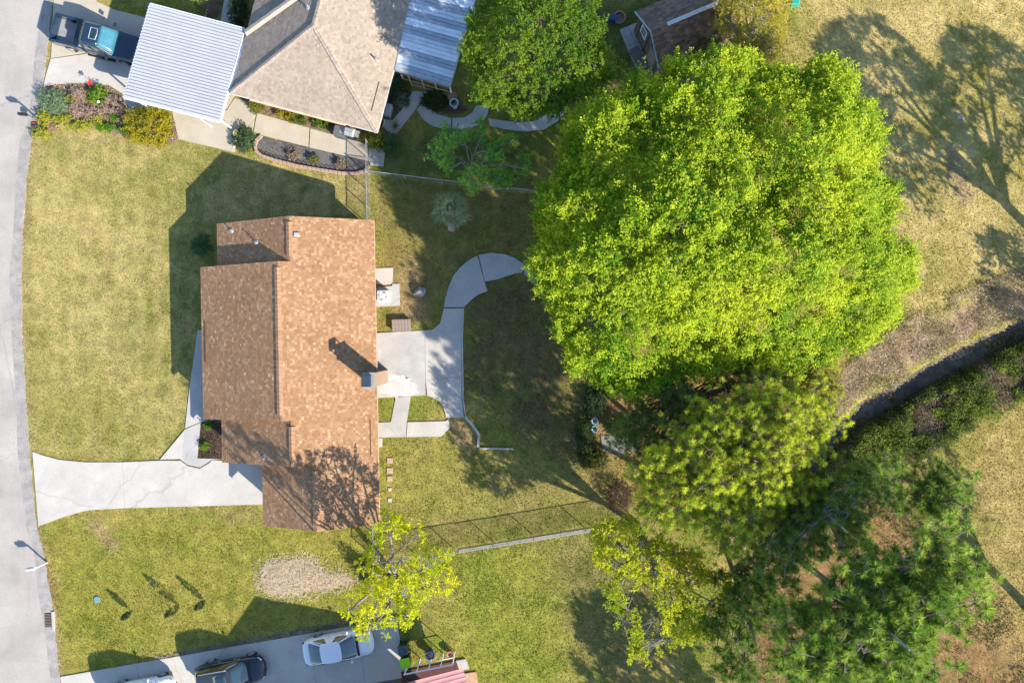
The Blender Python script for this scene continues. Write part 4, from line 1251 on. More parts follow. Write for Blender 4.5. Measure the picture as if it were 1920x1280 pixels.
# air conditioner on its pad
p = P(721, 556)
ac = empty("air_conditioner", "square white air conditioner on a pad beside the brown roofed house", "air conditioner", p)
ac["label"] = "square pale air conditioner with a fan grille beside the brown roofed house"
MB().box((0, 0, 0.38), (0.78, 0.78, 0.72)).build("casing", mat("unit_enamel", (0.50, 0.51, 0.52), rough=0.5), ac, bevel=0.07)
MB().lathe([(0.33, 0.72), (0.33, 0.748)], (0, 0, 0), 24).build("fan_well", mat("grille_grey", (0.22, 0.23, 0.25), rough=0.6), ac)
fb_ = None
for k in range(4):
    a = k * math.pi / 2 + 0.4
    m = MB().box((0, 0.17, 0), (0.16, 0.26, 0.012), M=Matrix.Rotation(0.3, 3, 'Y'))
    if fb_ is None:
        fb_ = m.build("fan_blade", M_WHITE, ac); f_ = fb_
    else:
        f_ = link("fan_blade", fb_.data, None, ac)
    f_.location = (0, 0, 0.765); f_.rotation_euler = (0, 0, a)
MB().lathe([(0.09, 0.75), (0.08, 0.80)], (0, 0, 0), 14).build("fan_hub", M_WHITE, ac)
for r_ in (0.33, 0.24, 0.16):
    MB().path([(r_ * math.cos(t), r_ * math.sin(t), 0.80) for t in np.linspace(0, 2 * math.pi, 25)], 0.006, 4).build("grille_ring", M_WHITE, ac)
pave("equipment_pad", M_CONC3, [([(690, 503), (737, 502), (736, 531), (725, 534), (690, 532)], M_CONC), ([(690, 576), (750, 573), (749, 532), (736, 532), (735, 536), (690, 540)], M_CONC3)])
# wooden step
p = P(754, 610)
ws = empty("wooden_step", "low brown wooden step at the corner of the back patio", "step", p, 0.03)
pm = None
for k in range(6):
    if pm is None: q = MB().box((0, 0, 0), (0.20, 0.80, 0.04)).build("plank", M_WOOD, ws); pm = q.data
    else: q = link("plank", pm, None, ws)
    q.location = (-0.53 + k * 0.212, 0, 0.30)
MB().box((0, 0.3, 0.14), (1.2, 0.1, 0.26)).build("riser", M_WOOD, ws)
MB().box((0, -0.3, 0.14), (1.2, 0.1, 0.26)).build("riser", M_WOOD, ws)


def rock(name, label, px, py, r, col, seed, cat="rock", z=0, group=None):
    rr = np.random.default_rng(seed)
    bm = bmesh.new(); bmesh.ops.create_icosphere(bm, subdivisions=3, radius=1)
    ph = rr.uniform(0, 6, 9)
    for v in bm.verts:
        c = v.co
        k = 1 + 0.16 * math.sin(c.x * 3 + ph[0]) + 0.13 * math.sin(c.y * 4 + ph[1]) + 0.12 * math.sin(c.z * 3.5 + c.x * 2 + ph[2])
        v.co = Vector((c.x * k * r[0], c.y * k * r[1], c.z * k * r[2]))
    me = bpy.data.meshes.new(name); bm.to_mesh(me); bm.free()
    o = link(name, me, mat("rock_%d" % seed, col, rough=0.95, var=0.3, scale=5, bump=0.6))
    o.location = P(px, py) + Vector((0, 0, r[2] * 0.5))
    o.rotation_euler = (0, 0, float(rr.uniform(0, 3)))
    return props(o, label, cat, group)


rock("boulder", "grey boulder on the bare soil east of the air conditioner", 787, 548, (0.42, 0.34, 0.28), (0.25, 0.24, 0.23), 3)
for k, (a, b, s) in enumerate(((731, 863, .38), (731, 882, .40), (731, 897, .36), (731, 917, .22), (731, 937, .26))):
    lb = ("first stepping stone below the patio strip behind the house", "second stepping stone, largest of the row behind the house", "third stepping stone of the row behind the house", "small half buried stepping stone, fourth of the row", "last stepping stone of the row, farthest from the patio")[k]
    o = MB().box((0, 0, 0), (s, s * 0.95, 0.06)).build("stepping_stone", M_BLOCK if k < 3 else M_CONC3, None, bevel=0.02)
    o.location = P(a, b) + Vector((0, 0, 0.015)); o.rotation_euler = (0, 0, float(rng.uniform(-.15, .15)))
    props(o, lb, "stepping stone", "stepping stones behind the house")

# pale worn patch of cement wash on the patio slab
wr = np.random.default_rng(66)
wp = [(738 + 42 * math.cos(t) * (1 + .25 * math.sin(3 * t) + wr.normal(0, .09)), 722 + 24 * math.sin(t) * (1 + .2 * math.sin(2 * t + 1) + wr.normal(0, .09))) for t in np.linspace(0, 2 * math.pi, 40, endpoint=False)]
wq = MB().prism(lay(wp), 0.030, 0.0385).build("cement_wash", mat("cement_wash", (0.47, 0.45, 0.42), rough=0.95, var=0.12, scale=2, fine=12), bpy.data.objects["back_patio"])

# low white kerb wall at the edge of the garden path
m = MB()
kw = lay([(869, 578), (867, 640), (868, 707), (868, 745), (873, 781), (886, 796), (898, 813), (897, 836)])


def kerb(pts, wdt, z0, z1, name, mat_, label):
    m = MB()
    for i in range(len(pts) - 1):
        a, b = Vector(pts[i]), Vector(pts[i + 1]); d = (b - a); L = d.length
        m.box(((a.x + b.x) / 2, (a.y + b.y) / 2, (z0 + z1) / 2 + 0.001 * i), (L + wdt * 0.6, wdt, z1 - z0), rot=math.atan2(d.y, d.x))
    return thing1(m, name, mat_, label, "kerb", bevel=0.01)


kerb(kw[:5], 0.07, -0.05, 0.10, "path_kerb", M_CONC, "thin raised kerb along the east edge of the patio path")
kerb(kw[4:], 0.16, -0.05, 0.24, "retaining_kerb", M_CONC, "low pale kerb wall bending round the bare patch at the path's end")
kerb(lay([(900, 840), (962, 841)]), 0.10, -0.05, 0.12, "edging_kerb", M_CONC, "straight strip of pale edging in the back lawn")


# mailboxes
def mailbox(px, py, rot, label, body, post_mat, flag=False, n=1, h=1.05):
    p = P(px, py)
    r_ = empty("mailbox", label, "mailbox", p, rot, None)
    MB().box((0, 0, h / 2), (0.09, 0.09, h)).build("post", post_mat, r_)
    MB().box((-0.24, 0, h - 0.04), (0.6, 0.07, 0.05)).build("arm", post_mat, r_)
    for k in range(n):
        prof = [(-0.10, 0.0), (0.10, 0.0), (0.10, 0.12), (0.07, 0.19), (0.0, 0.22), (-0.07, 0.19), (-0.10, 0.12)]
        y0 = (k - (n - 1) / 2) * 0.26
        m = MB()
        m.add([(-0.58, y0 + y, h + z) for y, z in prof] + [(-0.04, y0 + y, h + z) for y, z in prof], [tuple(range(7)), tuple(range(7, 14))[::-1]] + [(i, 7 + i, 7 + (i + 1) % 7, (i + 1) % 7) for i in range(7)])
        b = m.build("box", body, r_, bevel=0.01)
        MB().box((-0.59, y0, h + 0.10), (0.015, 0.17, 0.18)).build("door", body, b)
        MB().box((-0.3, y0 + 0.115, h + 0.16), (0.14, 0.01, 0.07)).build("flag", M_RED, b)
    return r_


mailbox(89, 1054, 0.15, "white mailbox on a post between the driveway and the storm drain", mat("aged_white", (0.5, 0.5, 0.5), rough=0.5), mat("aged_white", ()), n=1)
mailbox(75, 226, -0.1, "dark mailbox half buried in the flower bed by the road", M_PLASTIC_BLK, M_GREYWOOD, n=1, h=1.1)
thing1(MB().box(P(64, 232, 1.12), (0.36, 0.30, 0.12)), "newspaper_box", M_PLASTIC_BLK, "black newspaper box with a red stripe beside the dark mailbox", "newspaper box", bevel=0.03)
MB().box(P(63, 231, 1.185), (0.22, 0.06, 0.01)).build("stripe", M_RED).parent = bpy.data.objects["newspaper_box"]
# storm drain
p = P(95, 1164)
sd_ = empty("storm_drain", "rusty storm drain grate in the gutter above the shaded drive", "drain", p, 0.05)
MB().box((0.20, 0, 0.02), (0.14, 1.3, 0.14)).build("kerb_inlet", M_CONC3, sd_)
MB().box((-0.12, 0.1, 0.022), (0.46, 0.95, 0.02)).build("drain_well", M_DARKMETAL, sd_)
bar = None
for k in range(9):
    if bar is None: q = MB().box((0, 0, 0), (0.46, 0.05, 0.03)).build("grate_bar", mat("rust", (0.20, 0.13, 0.10), rough=0.9, var=0.3), sd_); bar = q.data
    else: q = link("grate_bar", bar, None, sd_)
    q.location = (-0.12, -0.33 + k * 0.105, 0.045)
thing1(MB().lathe([(0.21, -0.02), (0.22, 0.025), (0.19, 0.035), (0.0, 0.04)], P(182, 1123), 10), "utility_cover", mat("faded_blue_lid", (0.13, 0.25, 0.30), rough=0.7, var=0.15), "small pale blue utility cover in the south lawn", "utility cover")

# bins and pots by the south house
def wheelie(px, py, rot, label, body, lid):
    r_ = empty("wheelie_bin", label, "bin", P(px, py), rot)
    MB().hull8([(-.25, -.24, .06), (.25, -.24, .06), (.25, .24, .06), (-.25, .24, .06)], [(-.30, -.31, 1.0), (.30, -.31, 1.0), (.30, .31, 1.0), (-.30, .31, 1.0)]).build("bin_body", body, r_, bevel=0.02)
    MB().hull8([(-.32, -.35, 1.0), (.32, -.35, 1.0), (.32, .33, 1.0), (-.32, .33, 1.0)], [(-.29, -.31, 1.09), (.29, -.31, 1.09), (.29, .29, 1.09), (-.29, .29, 1.09)]).build("lid", lid, r_, bevel=0.03)
    MB().path([(-.25, .36, .96), (.25, .36, .96)], 0.02, 6).build("handle", body, r_)
    for s in (-1, 1):
        MB().lathe([(.10, -.03), (.10, .03)], (s * .27, .25, .10), 12, Matrix.Rotation(math.pi / 2, 3, 'Y')).build("wheel", M_RUBBER, r_)
    return r_


wheelie(764, 1229, 0.2, "wheelie bin with a lime green lid by the end of the drive", M_PLASTIC_BLK, M_LIME)
wheelie(760, 1206, 0.2, "wheelie bin with a dark lid next to the lime lidded one", M_PLASTIC_BLK, mat("slate_plastic", (0.05, 0.065, 0.085), rough=0.35))


def pot(px, py, r, h, label, m_, soil=M_SOIL, name="plant_pot", group=None, z=0):
    c = P(px, py, z)
    o = empty(name, label, "pot", c, 0, group)
    MB().lathe([(r * .68, 0), (r * .92, h * .85), (r * 1.06, h * .86), (r * 1.06, h), (r * .9, h), (r * .88, h * .9)], (0, 0, 0), 18).build("pot_wall", m_, o)
    MB().lathe([(r * .9, h * .84), (r * .5, h * .93), (0.01, h * .95)], (0, 0, 0), 14).build("soil", soil, o)
    return o


pot(845, 1222, 0.22, 0.42, "terracotta pot standing alone at the edge of the sunny south lawn", M_TERRA)
pot(808, 1222, 0.30, 0.5, "dark blue round planter in the shade past the bins", M_BLUE)
pot(447, 253, 0.20, 0.42, "pot of yellow flowers at the corner of the neighbour's walk", mat("buff_pot", (0.42, 0.36, 0.26), rough=0.8), mat("yellow_flowers", (0.55, 0.45, 0.03), rough=0.9, var=0.4, scale=20))
pot(849, 186, 0.30, 0.55, "large terracotta urn at the corner of the galvanised patio roof", M_TERRA, M_TERRA)
for k, (a, b) in enumerate(((446, 266), (442, 278))):
    thing1(MB().lathe([(0.02, 0), (0.02, 0.32), (0.11, 0.32), (0.08, 0.40), (0.01, 0.44)], P(a, b), 10), "garden_light", M_CONC, ("mushroom shaped garden light nearest the yellow flower pot", "mushroom shaped garden light nearest the front lawn")[k], "garden light", "garden lights by the walk")
bb = empty("bird_bath", "stone bird bath in the dark bed below the terracotta urn", "bird bath", P(853, 200))
MB().lathe([(0.16, 0), (0.10, 0.08), (0.07, 0.5), (0.12, 0.62)], (0, 0, 0), 14).build("pedestal", M_CONC3, bb)
MB().lathe([(0.12, 0.62), (0.30, 0.70), (0.32, 0.74), (0.28, 0.74), (0.10, 0.66)], (0, 0, 0), 18).build("bowl", M_CONC3, bb)
MB().lathe([(0.27, 0.71), (0.0, 0.712)], (0, 0, 0), 16).build("water", M_GLASS, bb)
# grill, bin and equipment along the south wall of the tan house
gl = empty("barbecue_grill", "silver covered barbecue grill under the eave of the tan roof", "grill", P(661, 255), NTH)
MB().box((0, 0, 0.42), (0.62, 0.5, 0.78)).build("cabinet", M_DARKMETAL, gl)
MB().hull8([(-.36, -.30, .82), (.36, -.30, .82), (.36, .30, .82), (-.36, .30, .82)], [(-.30, -.16, 1.12), (.30, -.16, 1.12), (.30, .18, 1.12), (-.30, .18, 1.12)]).build("lid", mat("silver_cover", (0.50, 0.53, 0.56), rough=0.35, var=0.3, scale=6, metal=0.5, bump=1.0, bscale=7), gl, bevel=0.05)
for s in (-1, 1):
    MB().box((s * .52, 0, .84), (.28, .44, .04)).build("side_shelf", M_STEEL, gl)
MB().path([(-.28, -.36, .95), (.28, -.36, .95)], .018, 6).build("handle", M_CHROME, gl)
ut = empty("storage_bin", "dark lidded storage bin next to the silver grill", "storage bin", P(642, 253), NTH)
MB().box((0, 0, 0.40), (0.72, 0.62, 0.78)).build("bin_body", mat("slate_box", (0.08, 0.085, 0.09), rough=0.6), ut, bevel=0.03)
MB().box((0, 0, 0.82), (0.78, 0.68, 0.07)).build("lid", mat("slate_lid", (0.12, 0.125, 0.13), rough=0.6), ut, bevel=0.03)
eq = empty("garden_chest", "grey ribbed garden chest beside the east wall of the tan roofed house", "chest", P(727, 210), NTH)
MB().box((0, 0, 0.28), (0.62, 0.72, 0.54)).build("chest_body", mat("chest_grey", (0.30, 0.32, 0.35), rough=0.6), eq, bevel=0.02)
MB().box((0, 0, 0.58), (0.68, 0.78, 0.06)).build("lid", mat("chest_lid", (0.36, 0.38, 0.41), rough=0.6), eq, bevel=0.02)
for k in range(4):
    MB().box((-0.24 + k * 0.16, 0, 0.62), (0.05, 0.72, 0.02)).build("lid_rib", mat("chest_lid", ()), eq)
wl = empty("cellar_well", "dark open well with a white rim at the corner of the tan roofed house", "well", P(713, 234), NTH)
MB().box((0, 0, 0.06), (0.36, 0.66, 0.03)).build("opening", M_DARKMETAL, wl)
for s in (-1, 1):
    MB().box((s * .22, 0, .08), (.05, .78, .12)).build("rim_side", M_TRIM, wl)
    MB().box((0, s * .37, .08), (.38, .05, .12)).build("rim_end", M_TRIM, wl)
# grid of small pavers by the gate
pg = empty("paver_pad", "pad of square pavers just east of the side gate", "paving", P(708, 298), math.radians(-6))
pm = None
for i in range(3):
    for j in range(4):
        if pm is None: q = MB().box((0, 0, 0), (0.29, 0.23, 0.07)).build("paver", M_PAVER, pg); pm = q.data
        else: q = link("paver", pm, None, pg)
        q.location = (-0.31 + i * 0.31, -0.37 + j * 0.25, 0.02 + float(rng.uniform(-.008, .008)))
# block edging of the gravel bed
eb = empty("block_edging", "curved edging of tan concrete blocks round the gravel bed", "edging", P(560, 312))
path = [P(*q) for q in [(489, 257), (482, 264), (479, 274), (482, 285), (492, 293), (520, 302), (560, 312), (600, 319), (640, 325), (668, 326), (684, 321), (694, 311)]]
acc = 0.0; bm_ = None; pos = []
for i in range(len(path) - 1):
    d = path[i + 1] - path[i]; L = d.length
    while acc < L:
        pos.append((path[i] + d * (acc / L), math.atan2(d.y, d.x))); acc += 0.29
    acc -= L
for q_, a_ in pos:
    if bm_ is None: q = MB().box((0, 0, 0), (0.27, 0.20, 0.16)).build("edging_block", M_BLOCK, eb, bevel=0.015); bm_ = q.data
    else:
        q = link("edging_block", bm_, None, eb); mm = q.modifiers.new("bevel", 'BEVEL'); mm.width = 0.015; mm.segments = 2
    q.location = q_ - eb.location + Vector((0, 0, 0.06 + float(rng.uniform(-.01, .01)))); q.rotation_euler = (0, 0, a_ + float(rng.uniform(-.06, .06)))
# little black border fence on the bed's edge
bf = empty("border_fence", "little black wire border fence along the gravel bed", "border fence", P(560, 308))
path = [P(*q) for q in [(494, 289), (520, 298), (560, 308), (600, 315), (640, 320.5), (668, 321), (680, 316), (688, 308)]]
m = MB()
for zz in (0.08, 0.26):
    m.path([q + Vector((0, 0, zz)) - bf.location for q in path], 0.012, 4)
m.build("rail", M_DARKMETAL, bf)["kind"] = "stuff"
acc = 0.0; bm_ = None
for i in range(len(path) - 1):
    d = path[i + 1] - path[i]; L = d.length
    while acc < L:
        if bm_ is None: q = MB().box((0, 0, 0.17), (0.035, 0.035, 0.36)).build("picket", M_DARKMETAL, bf); bm_ = q.data
        else: q = link("picket", bm_, None, bf)
        q.location = path[i] + d * (acc / L) - bf.location; acc += 0.32
    acc -= L
# timber edge of the house bed and the shed's things
fire = empty("fire_ring", "round rusty fire ring on the shaded lawn beside the shed", "fire ring", P(1161, 34))
pth = None
for k in range(18):
    a = 2 * math.pi * k / 18
    if pth is None: q = MB().box((0, 0, 0.08), (0.13, 0.10, 0.16)).build("brick", mat("fire_brick", (0.30, 0.17, 0.13), rough=0.9, var=0.2), fire); pth = q.data
    else: q = link("brick", pth, None, fire)
    q.location = (0.38 * math.cos(a), 0.38 * math.sin(a), 0); q.rotation_euler = (0, 0, a + math.pi / 2)
MB().lathe([(0.33, 0.03), (0.0, 0.05)], (0, 0, 0), 18).build("ash", mat("ash", (0.17, 0.11, 0.10), rough=1, var=0.3, scale=8), fire)
bc_ = P(1194, 112)
be = empty("garden_bench", "weathered grey slatted bench on the slabs in front of the shed", "bench", bc_, STHD + math.pi / 2 + 0.05)
sm = None
for k in range(5):
    if sm is None: q = MB().box((0, 0, 0), (1.35, 0.13, 0.04)).build("slat", M_GREYWOOD, be); sm = q.data
    else: q = link("slat", sm, None, be)
    q.location = (0, -0.28 + k * 0.14, 0.46)
for sx in (-.55, .55):
    for sy in (-.24, .24):
        MB().box((sx, sy, .22), (.08, .08, .44)).build("leg", M_GREYWOOD, be)
cs_ = empty("steel_drum", "dark blue drum at the foot of the shaded lawn by the fire ring", "drum", P(1147, 40))
MB().lathe([(.22, 0), (.22, .6), (.24, .62), (.2, .64), (.0, .64)], (0, 0, 0), 14).build("drum_wall", M_BLUE, cs_)
bl_ = empty("folding_chair", "pale metal chair poking out of the round topped tree above the shed path", "chair", P(1100, 20), 0.6)
MB().box((0, 0, .42), (.46, .44, .04)).build("seat", M_STEEL, bl_)
MB().box((0, .22, .68), (.46, .04, .42)).build("backrest", M_STEEL, bl_)
for sx in (-.2, .2):
    for sy in (-.19, .19): MB().box((sx, sy, .2), (.03, .03, .4)).build("leg", M_STEEL, bl_)
# garden corner under the big tree
for k, (a, b, lb) in enumerate(((1114, 788, "pale blue glazed pot nearest the big tree's shade"), (1114, 803, "pale blue glazed pot in front of the bare grey slab"))):
    pot(a, b, 0.22, 0.4, lb, M_PALEBLUE, group="pale blue pots in the shady corner")
pot(1107, 778, 0.15, 0.3, "small orange pot above the two pale blue pots", M_TERRA)
pave("garden_slab", mat("mottled_slab", (0.17, 0.165, 0.15), rough=0.95, var=0.35, scale=2, fine=8), [([(1126, 815), (1160, 818), (1190, 815), (1192, 845), (1160, 850), (1130, 845)], None)])  # slab in a darker, mottled grey
thing1(MB().box(P(1800, 700 - 480, 0.06), (0.34, 0.22, 0.05)), "field_marker", M_CONC3, "small pale marker stone in the shaded edge of the open field", "marker stone")
fdn = thing1(MB().box(P(1489, 2, 0.5), (0.5, 0.7, 0.6)), "compost_bin", mat("teal_plastic", (0.02, 0.30, 0.24), rough=0.5), "teal compost bin at the edge of the field by the olive tree", "compost bin", bevel=0.05)
thing1(MB().lathe([(0.07, 0), (0.07, 0.02), (0.015, 0.03), (0.015, 0.5), (0.10, 0.52), (0.02, 0.62)], P(193, 196), 10), "garden_ornament", M_WHITE, "small white ornament in the middle of the flower bed", "ornament")

# ------------------------------------------------------------------ plants
def leaf_quads(c, nrm, L, W, r, fold=0.25):
    n = len(c)
    t = r.normal(size=(n, 3)); t = norm(t - (t * nrm).sum(-1, keepdims=True) * nrm); s = np.cross(nrm, t)
    L = np.broadcast_to(L, n)[:, None]; W = np.broadcast_to(W, n)[:, None]
    up = nrm * W * fold
    V = np.stack([c - t * L * .5, c + s * W * .5 + up, c + t * L * .5, c - s * W * .5 + up], 1)
    return V


def sprays(cc, dirs, r, tw=4, nl=9, length=0.6, L=0.20, W=0.12, spread=0.7, up=0.8, col=((.1, .2, .01), (.2, .25, .02)), colmix=None, jit=0.10, ldir=False):
    """twigs with leaves: returns leaf vertices (n,4,3) and colours (n,3)"""
    M = len(cc)
    td = norm(dirs[:, None, :] + r.normal(size=(M, tw, 3)) * spread)
    ln = length * r.uniform(0.6, 1.2, (M, tw, 1))
    t = np.linspace(0.2, 1, nl)[None, None, :, None] * np.ones((M, tw, 1, 1))
    pos = cc[:, None, None, :] + td[:, :, None, :] * ln[:, :, None, :] * t + r.normal(size=(M, tw, nl, 3)) * (length * 0.16) * (1.25 - t)
    pos[..., 2] -= (t[..., 0] ** 2) * 0.10 * length
    nrm = norm(np.array((0, 0, up)) + dirs[:, None, None, :] * 0.35 + r.normal(size=(M, tw, nl, 3)) * 0.55)
    if ldir:   # leaves tipped towards the sun to brighten the crown
        nrm = norm(nrm + np.array((0.25, -0.22, 0.1)))
    n = M * tw * nl
    sc = r.uniform(0.65, 1.25, n)
    V = leaf_quads(pos.reshape(-1, 3), nrm.reshape(-1, 3), L * sc, W * sc, r)
    mixc = (r.random((M, 1, 1)) if colmix is None else colmix[:, None, None]) * np.ones((M, tw, nl))
    mixc = np.clip(mixc + r.normal(0, 0.18, (M, tw, nl)), 0, 1).reshape(-1, 1)
    cl = np.array(col[0]) * (1 - mixc) + np.array(col[1]) * mixc
    cl = cl * r.normal(1, jit, (n, 1))
    return V, cl


def leafmesh(name, V, c, parent, mat_=None, kind=None):
    n = len(V)
    return npmesh(name, V.reshape(-1, 3), np.arange(n * 4).reshape(-1, 4), mat_ or M_LEAF, parent, col=np.repeat(c, 4, 0), kind=kind)


def sample_poly(poly, n, r):
    xs = [p[0] for p in poly]; ys = [p[1] for p in poly]
    out = np.zeros((0, 2))
    while len(out) < n:
        q = np.stack([r.uniform(min(xs), max(xs), 4 * n), r.uniform(min(ys), max(ys), 4 * n)], -1)
        q = q[sdist(q[:, 0], q[:, 1], poly) > 0]
        out = np.concatenate([out, q])
    return out[:n]


def bent(a, b, r, n=5, sag=0.12, lift=0.0):
    a, b = Vector(a), Vector(b); L = (b - a).length
    o = Vector(r.normal(size=3)) * sag * L
    return [a.lerp(b, t) + o * math.sin(math.pi * t) + Vector((0, 0, lift * L * math.sin(math.pi * t))) for t in np.linspace(0, 1, n)]


def ragged(W, seed, amp=0.45):
    r = np.random.default_rng(seed + 77); out = []
    W = [np.array(w) for w in W]; c = np.mean(W, 0); s = 0.0; ph = r.uniform(0, 6, 4)
    for i in range(len(W)):
        a, b = W[i], W[(i + 1) % len(W)]; L = np.linalg.norm(b - a); n = max(2, int(L / 0.35))
        for k in range(n):
            p = a + (b - a) * k / n; u = s + L * k / n
            w = math.sin(u * 2.9 + ph[0]) * .5 + math.sin(u * 5.3 + ph[1]) * .35 + math.sin(u * 1.3 + ph[2]) * .5 + r.normal(0, .2)
            out.append(tuple(p + (p - c) / np.linalg.norm(p - c) * amp * w))
        s += L
    return out


def crown_field(outline, z_edge, rise, dr, seed, bump=1.0, bscale=2.4):
    W = ragged(lay(outline, z_edge), seed)

    def top(x, y):
        d = np.maximum(sdist(x, y, W), 0)
        return z_edge + rise * (1 - np.exp(-d / dr)) + (fbm(x, y, bscale, seed, 3) - 0.5) * 2 * bump * (1 - np.exp(-d / 0.8)), d
    return W, top


def tree(name, label, base, outline, z_edge, rise, dr, dens, col, seed, cat="tree", group=None, bark=None, trunk_r=0.35, fork=0.35, limbs=9, bump=1.0, bscale=2.4,
         depth=2.6, inner=0.5, skirt=2.0, spray=None, gaps=0.0, twigs=False, tilt=0.5, shoots=0.0):
    r = np.random.default_rng(seed)
    bark = bark or M_BARK
    b = P(*base)
    root = empty(name, label, cat, b, 0, group)
    lobes = [(outline, z_edge, rise, dr)] if not isinstance(outline[0], dict) else [(o_["o"], o_["z"], o_["rise"], o_["dr"]) for o_ in outline]
    P1 = []; N1 = []; P2 = []; P3 = []; D3 = []; tips = []
    for li, (ol, ze_, ri_, dr_) in enumerate(lobes):
        W, top = crown_field(ol, ze_, ri_, dr_, seed + 40 * li, bump, bscale)
        A = abs(sum(W[i][0] * W[(i + 1) % len(W)][1] - W[(i + 1) % len(W)][0] * W[i][1] for i in range(len(W)))) / 2
        n = int(A * dens)
        q = sample_poly(W, n, r)
        z, d = top(q[:, 0], q[:, 1])
        e = 0.25
        gx_ = (top(q[:, 0] + e, q[:, 1])[0] - top(q[:, 0] - e, q[:, 1])[0]) / (2 * e); gy_ = (top(q[:, 0], q[:, 1] + e)[0] - top(q[:, 0], q[:, 1] - e)[0]) / (2 * e)
        nr = norm(np.stack([-gx_ * tilt, -gy_ * tilt, np.ones(n)], -1))
        keep = np.ones(n, bool)
        if gaps: keep = fbm(q[:, 0], q[:, 1], 1.5, seed + 5, 3) > gaps
        P1.append(np.stack([q[:, 0], q[:, 1], z - r.uniform(0, 0.5, n)], -1)[keep]); N1.append(nr[keep])
        m = int(n * inner)
        q2 = sample_poly(W, m, r); z2, d2 = top(q2[:, 0], q2[:, 1])
        k2 = (fbm(q2[:, 0], q2[:, 1], 1.5, seed + 5, 3) > gaps) if gaps else np.ones(m, bool)
        P2.append(np.stack([q2[:, 0], q2[:, 1], z2 - 0.4 - r.random(m) ** 1.3 * np.minimum(depth, 0.6 + d2)], -1)[k2])
        per = []
        for i in range(len(W)):
            a_, c_ = np.array(W[i]), np.array(W[(i + 1) % len(W)])
            k = r.poisson(np.linalg.norm(c_ - a_) * dens * 0.55 * skirt)
            per.append(a_ + (c_ - a_) * r.random((k, 1)))
        per = np.concatenate(per); cen = np.array(W).mean(0)
        inn = norm(cen - per)
        dep = r.random((len(per), 1)) * skirt
        P3.append(np.concatenate([per + inn * (0.15 + dep * 0.55 + r.random((len(per), 1)) * 0.5), ze_ - dep], 1))
        D3.append(np.concatenate([-inn, 0.25 * np.ones((len(per), 1))], 1))
        cx, cy = cen
        t_ = sample_poly([tuple(cen + (np.array(w) - cen) * 0.82) for w in W], limbs * 30, r)
        tips.append(np.concatenate([t_, (top(t_[:, 0], t_[:, 1])[0] - 0.35)[:, None]], 1))
    p1 = np.concatenate(P1); nr1 = np.concatenate(N1); p2 = np.concatenate(P2); p3 = np.concatenate(P3); dir3 = np.concatenate(D3)
    tips = np.concatenate(tips); cx, cy = tips[:, 0].mean(), tips[:, 1].mean()
    cc = np.concatenate([p1, p2, p3]); dirs = norm(np.concatenate([nr1, norm(np.tile((0, 0, 1.0), (len(p2), 1)) + r.normal(size=(len(p2), 3)) * 0.5), dir3]))
    sp = dict(tw=4, nl=8, length=0.62, L=0.22, W=0.13); sp.update(spray or {})
    cm = np.clip(0.5 + (fbm(cc[:, 0], cc[:, 1], 1.6, seed + 9) - 0.5) * 1.6 + r.normal(0, .15, len(cc)), 0, 1)
    V, c = sprays(cc, dirs, r, col=col, colmix=cm, **sp)
    if shoots:      # taller leading shoots, sunlit brightness put into their leaf colour
        ks = r.random(len(p1)) < shoots
        sp2 = dict(sp); sp2.update(tw=3, nl=18, length=1.05, spread=0.30)
        V2, c2 = sprays(p1[ks], norm(nr1[ks] + np.array((0.1, -0.1, 0.5))), r, col=(tuple(np.array(col[0]) * .4 + np.array(col[1]) * .6), col[1]), **sp2)
        V = np.concatenate([V, V2]); c = np.concatenate([c, c2])
    leafmesh("crown", V - np.array(b), c, root)
    # trunk, limbs, boughs
    zf = max(1.2, z_edge * fork)
    f = Vector((b.x + (cx - b.x) * 0.25, b.y + (cy - b.y) * 0.25, zf))
    MB().path([Vector((0, 0, -0.2)), Vector((0, 0, 0.25)), (f - b) * 0.5 + Vector((0.05, 0.03, 0)), f - b], [trunk_r * 1.5, trunk_r * 1.1, trunk_r * 0.9, trunk_r * 0.85], 10).build("trunk", bark, root, smooth=True)
    chosen = [tips[0]]
    for _ in range(limbs - 1):
        dd_ = np.min([np.hypot(*(tips - c_).T[:2]) for c_ in chosen], 0); chosen.append(tips[int(np.argmax(dd_))])
    lm = MB(); ends = []
    for t_ in chosen:
        zt = float(t_[2])
        pts = bent(f - b, Vector((t_[0], t_[1], zt)) - b, r, 7, 0.07, 0.10)
        lm.path(pts, list(np.linspace(trunk_r * 0.6, 0.025, 7)), 6)
        ends.append([np.array(p) for p in pts])
    E_ = np.concatenate([np.array(e_)[2:] for e_ in ends])
    pick = cc if twigs else cc[r.random(len(cc)) < 0.10]
    for p in pick:
        pl = p - np.array(b)
        d_ = np.linalg.norm(E_ - pl, axis=1); j = int(np.argmin(d_))
        if d_[j] < 5: lm.path(bent(Vector(E_[j]), Vector(pl), r, 4, 0.08), [0.020, 0.015, 0.010, 0.006], 4, cap=False)
    lm.build("limbs", bark, root)
    return root


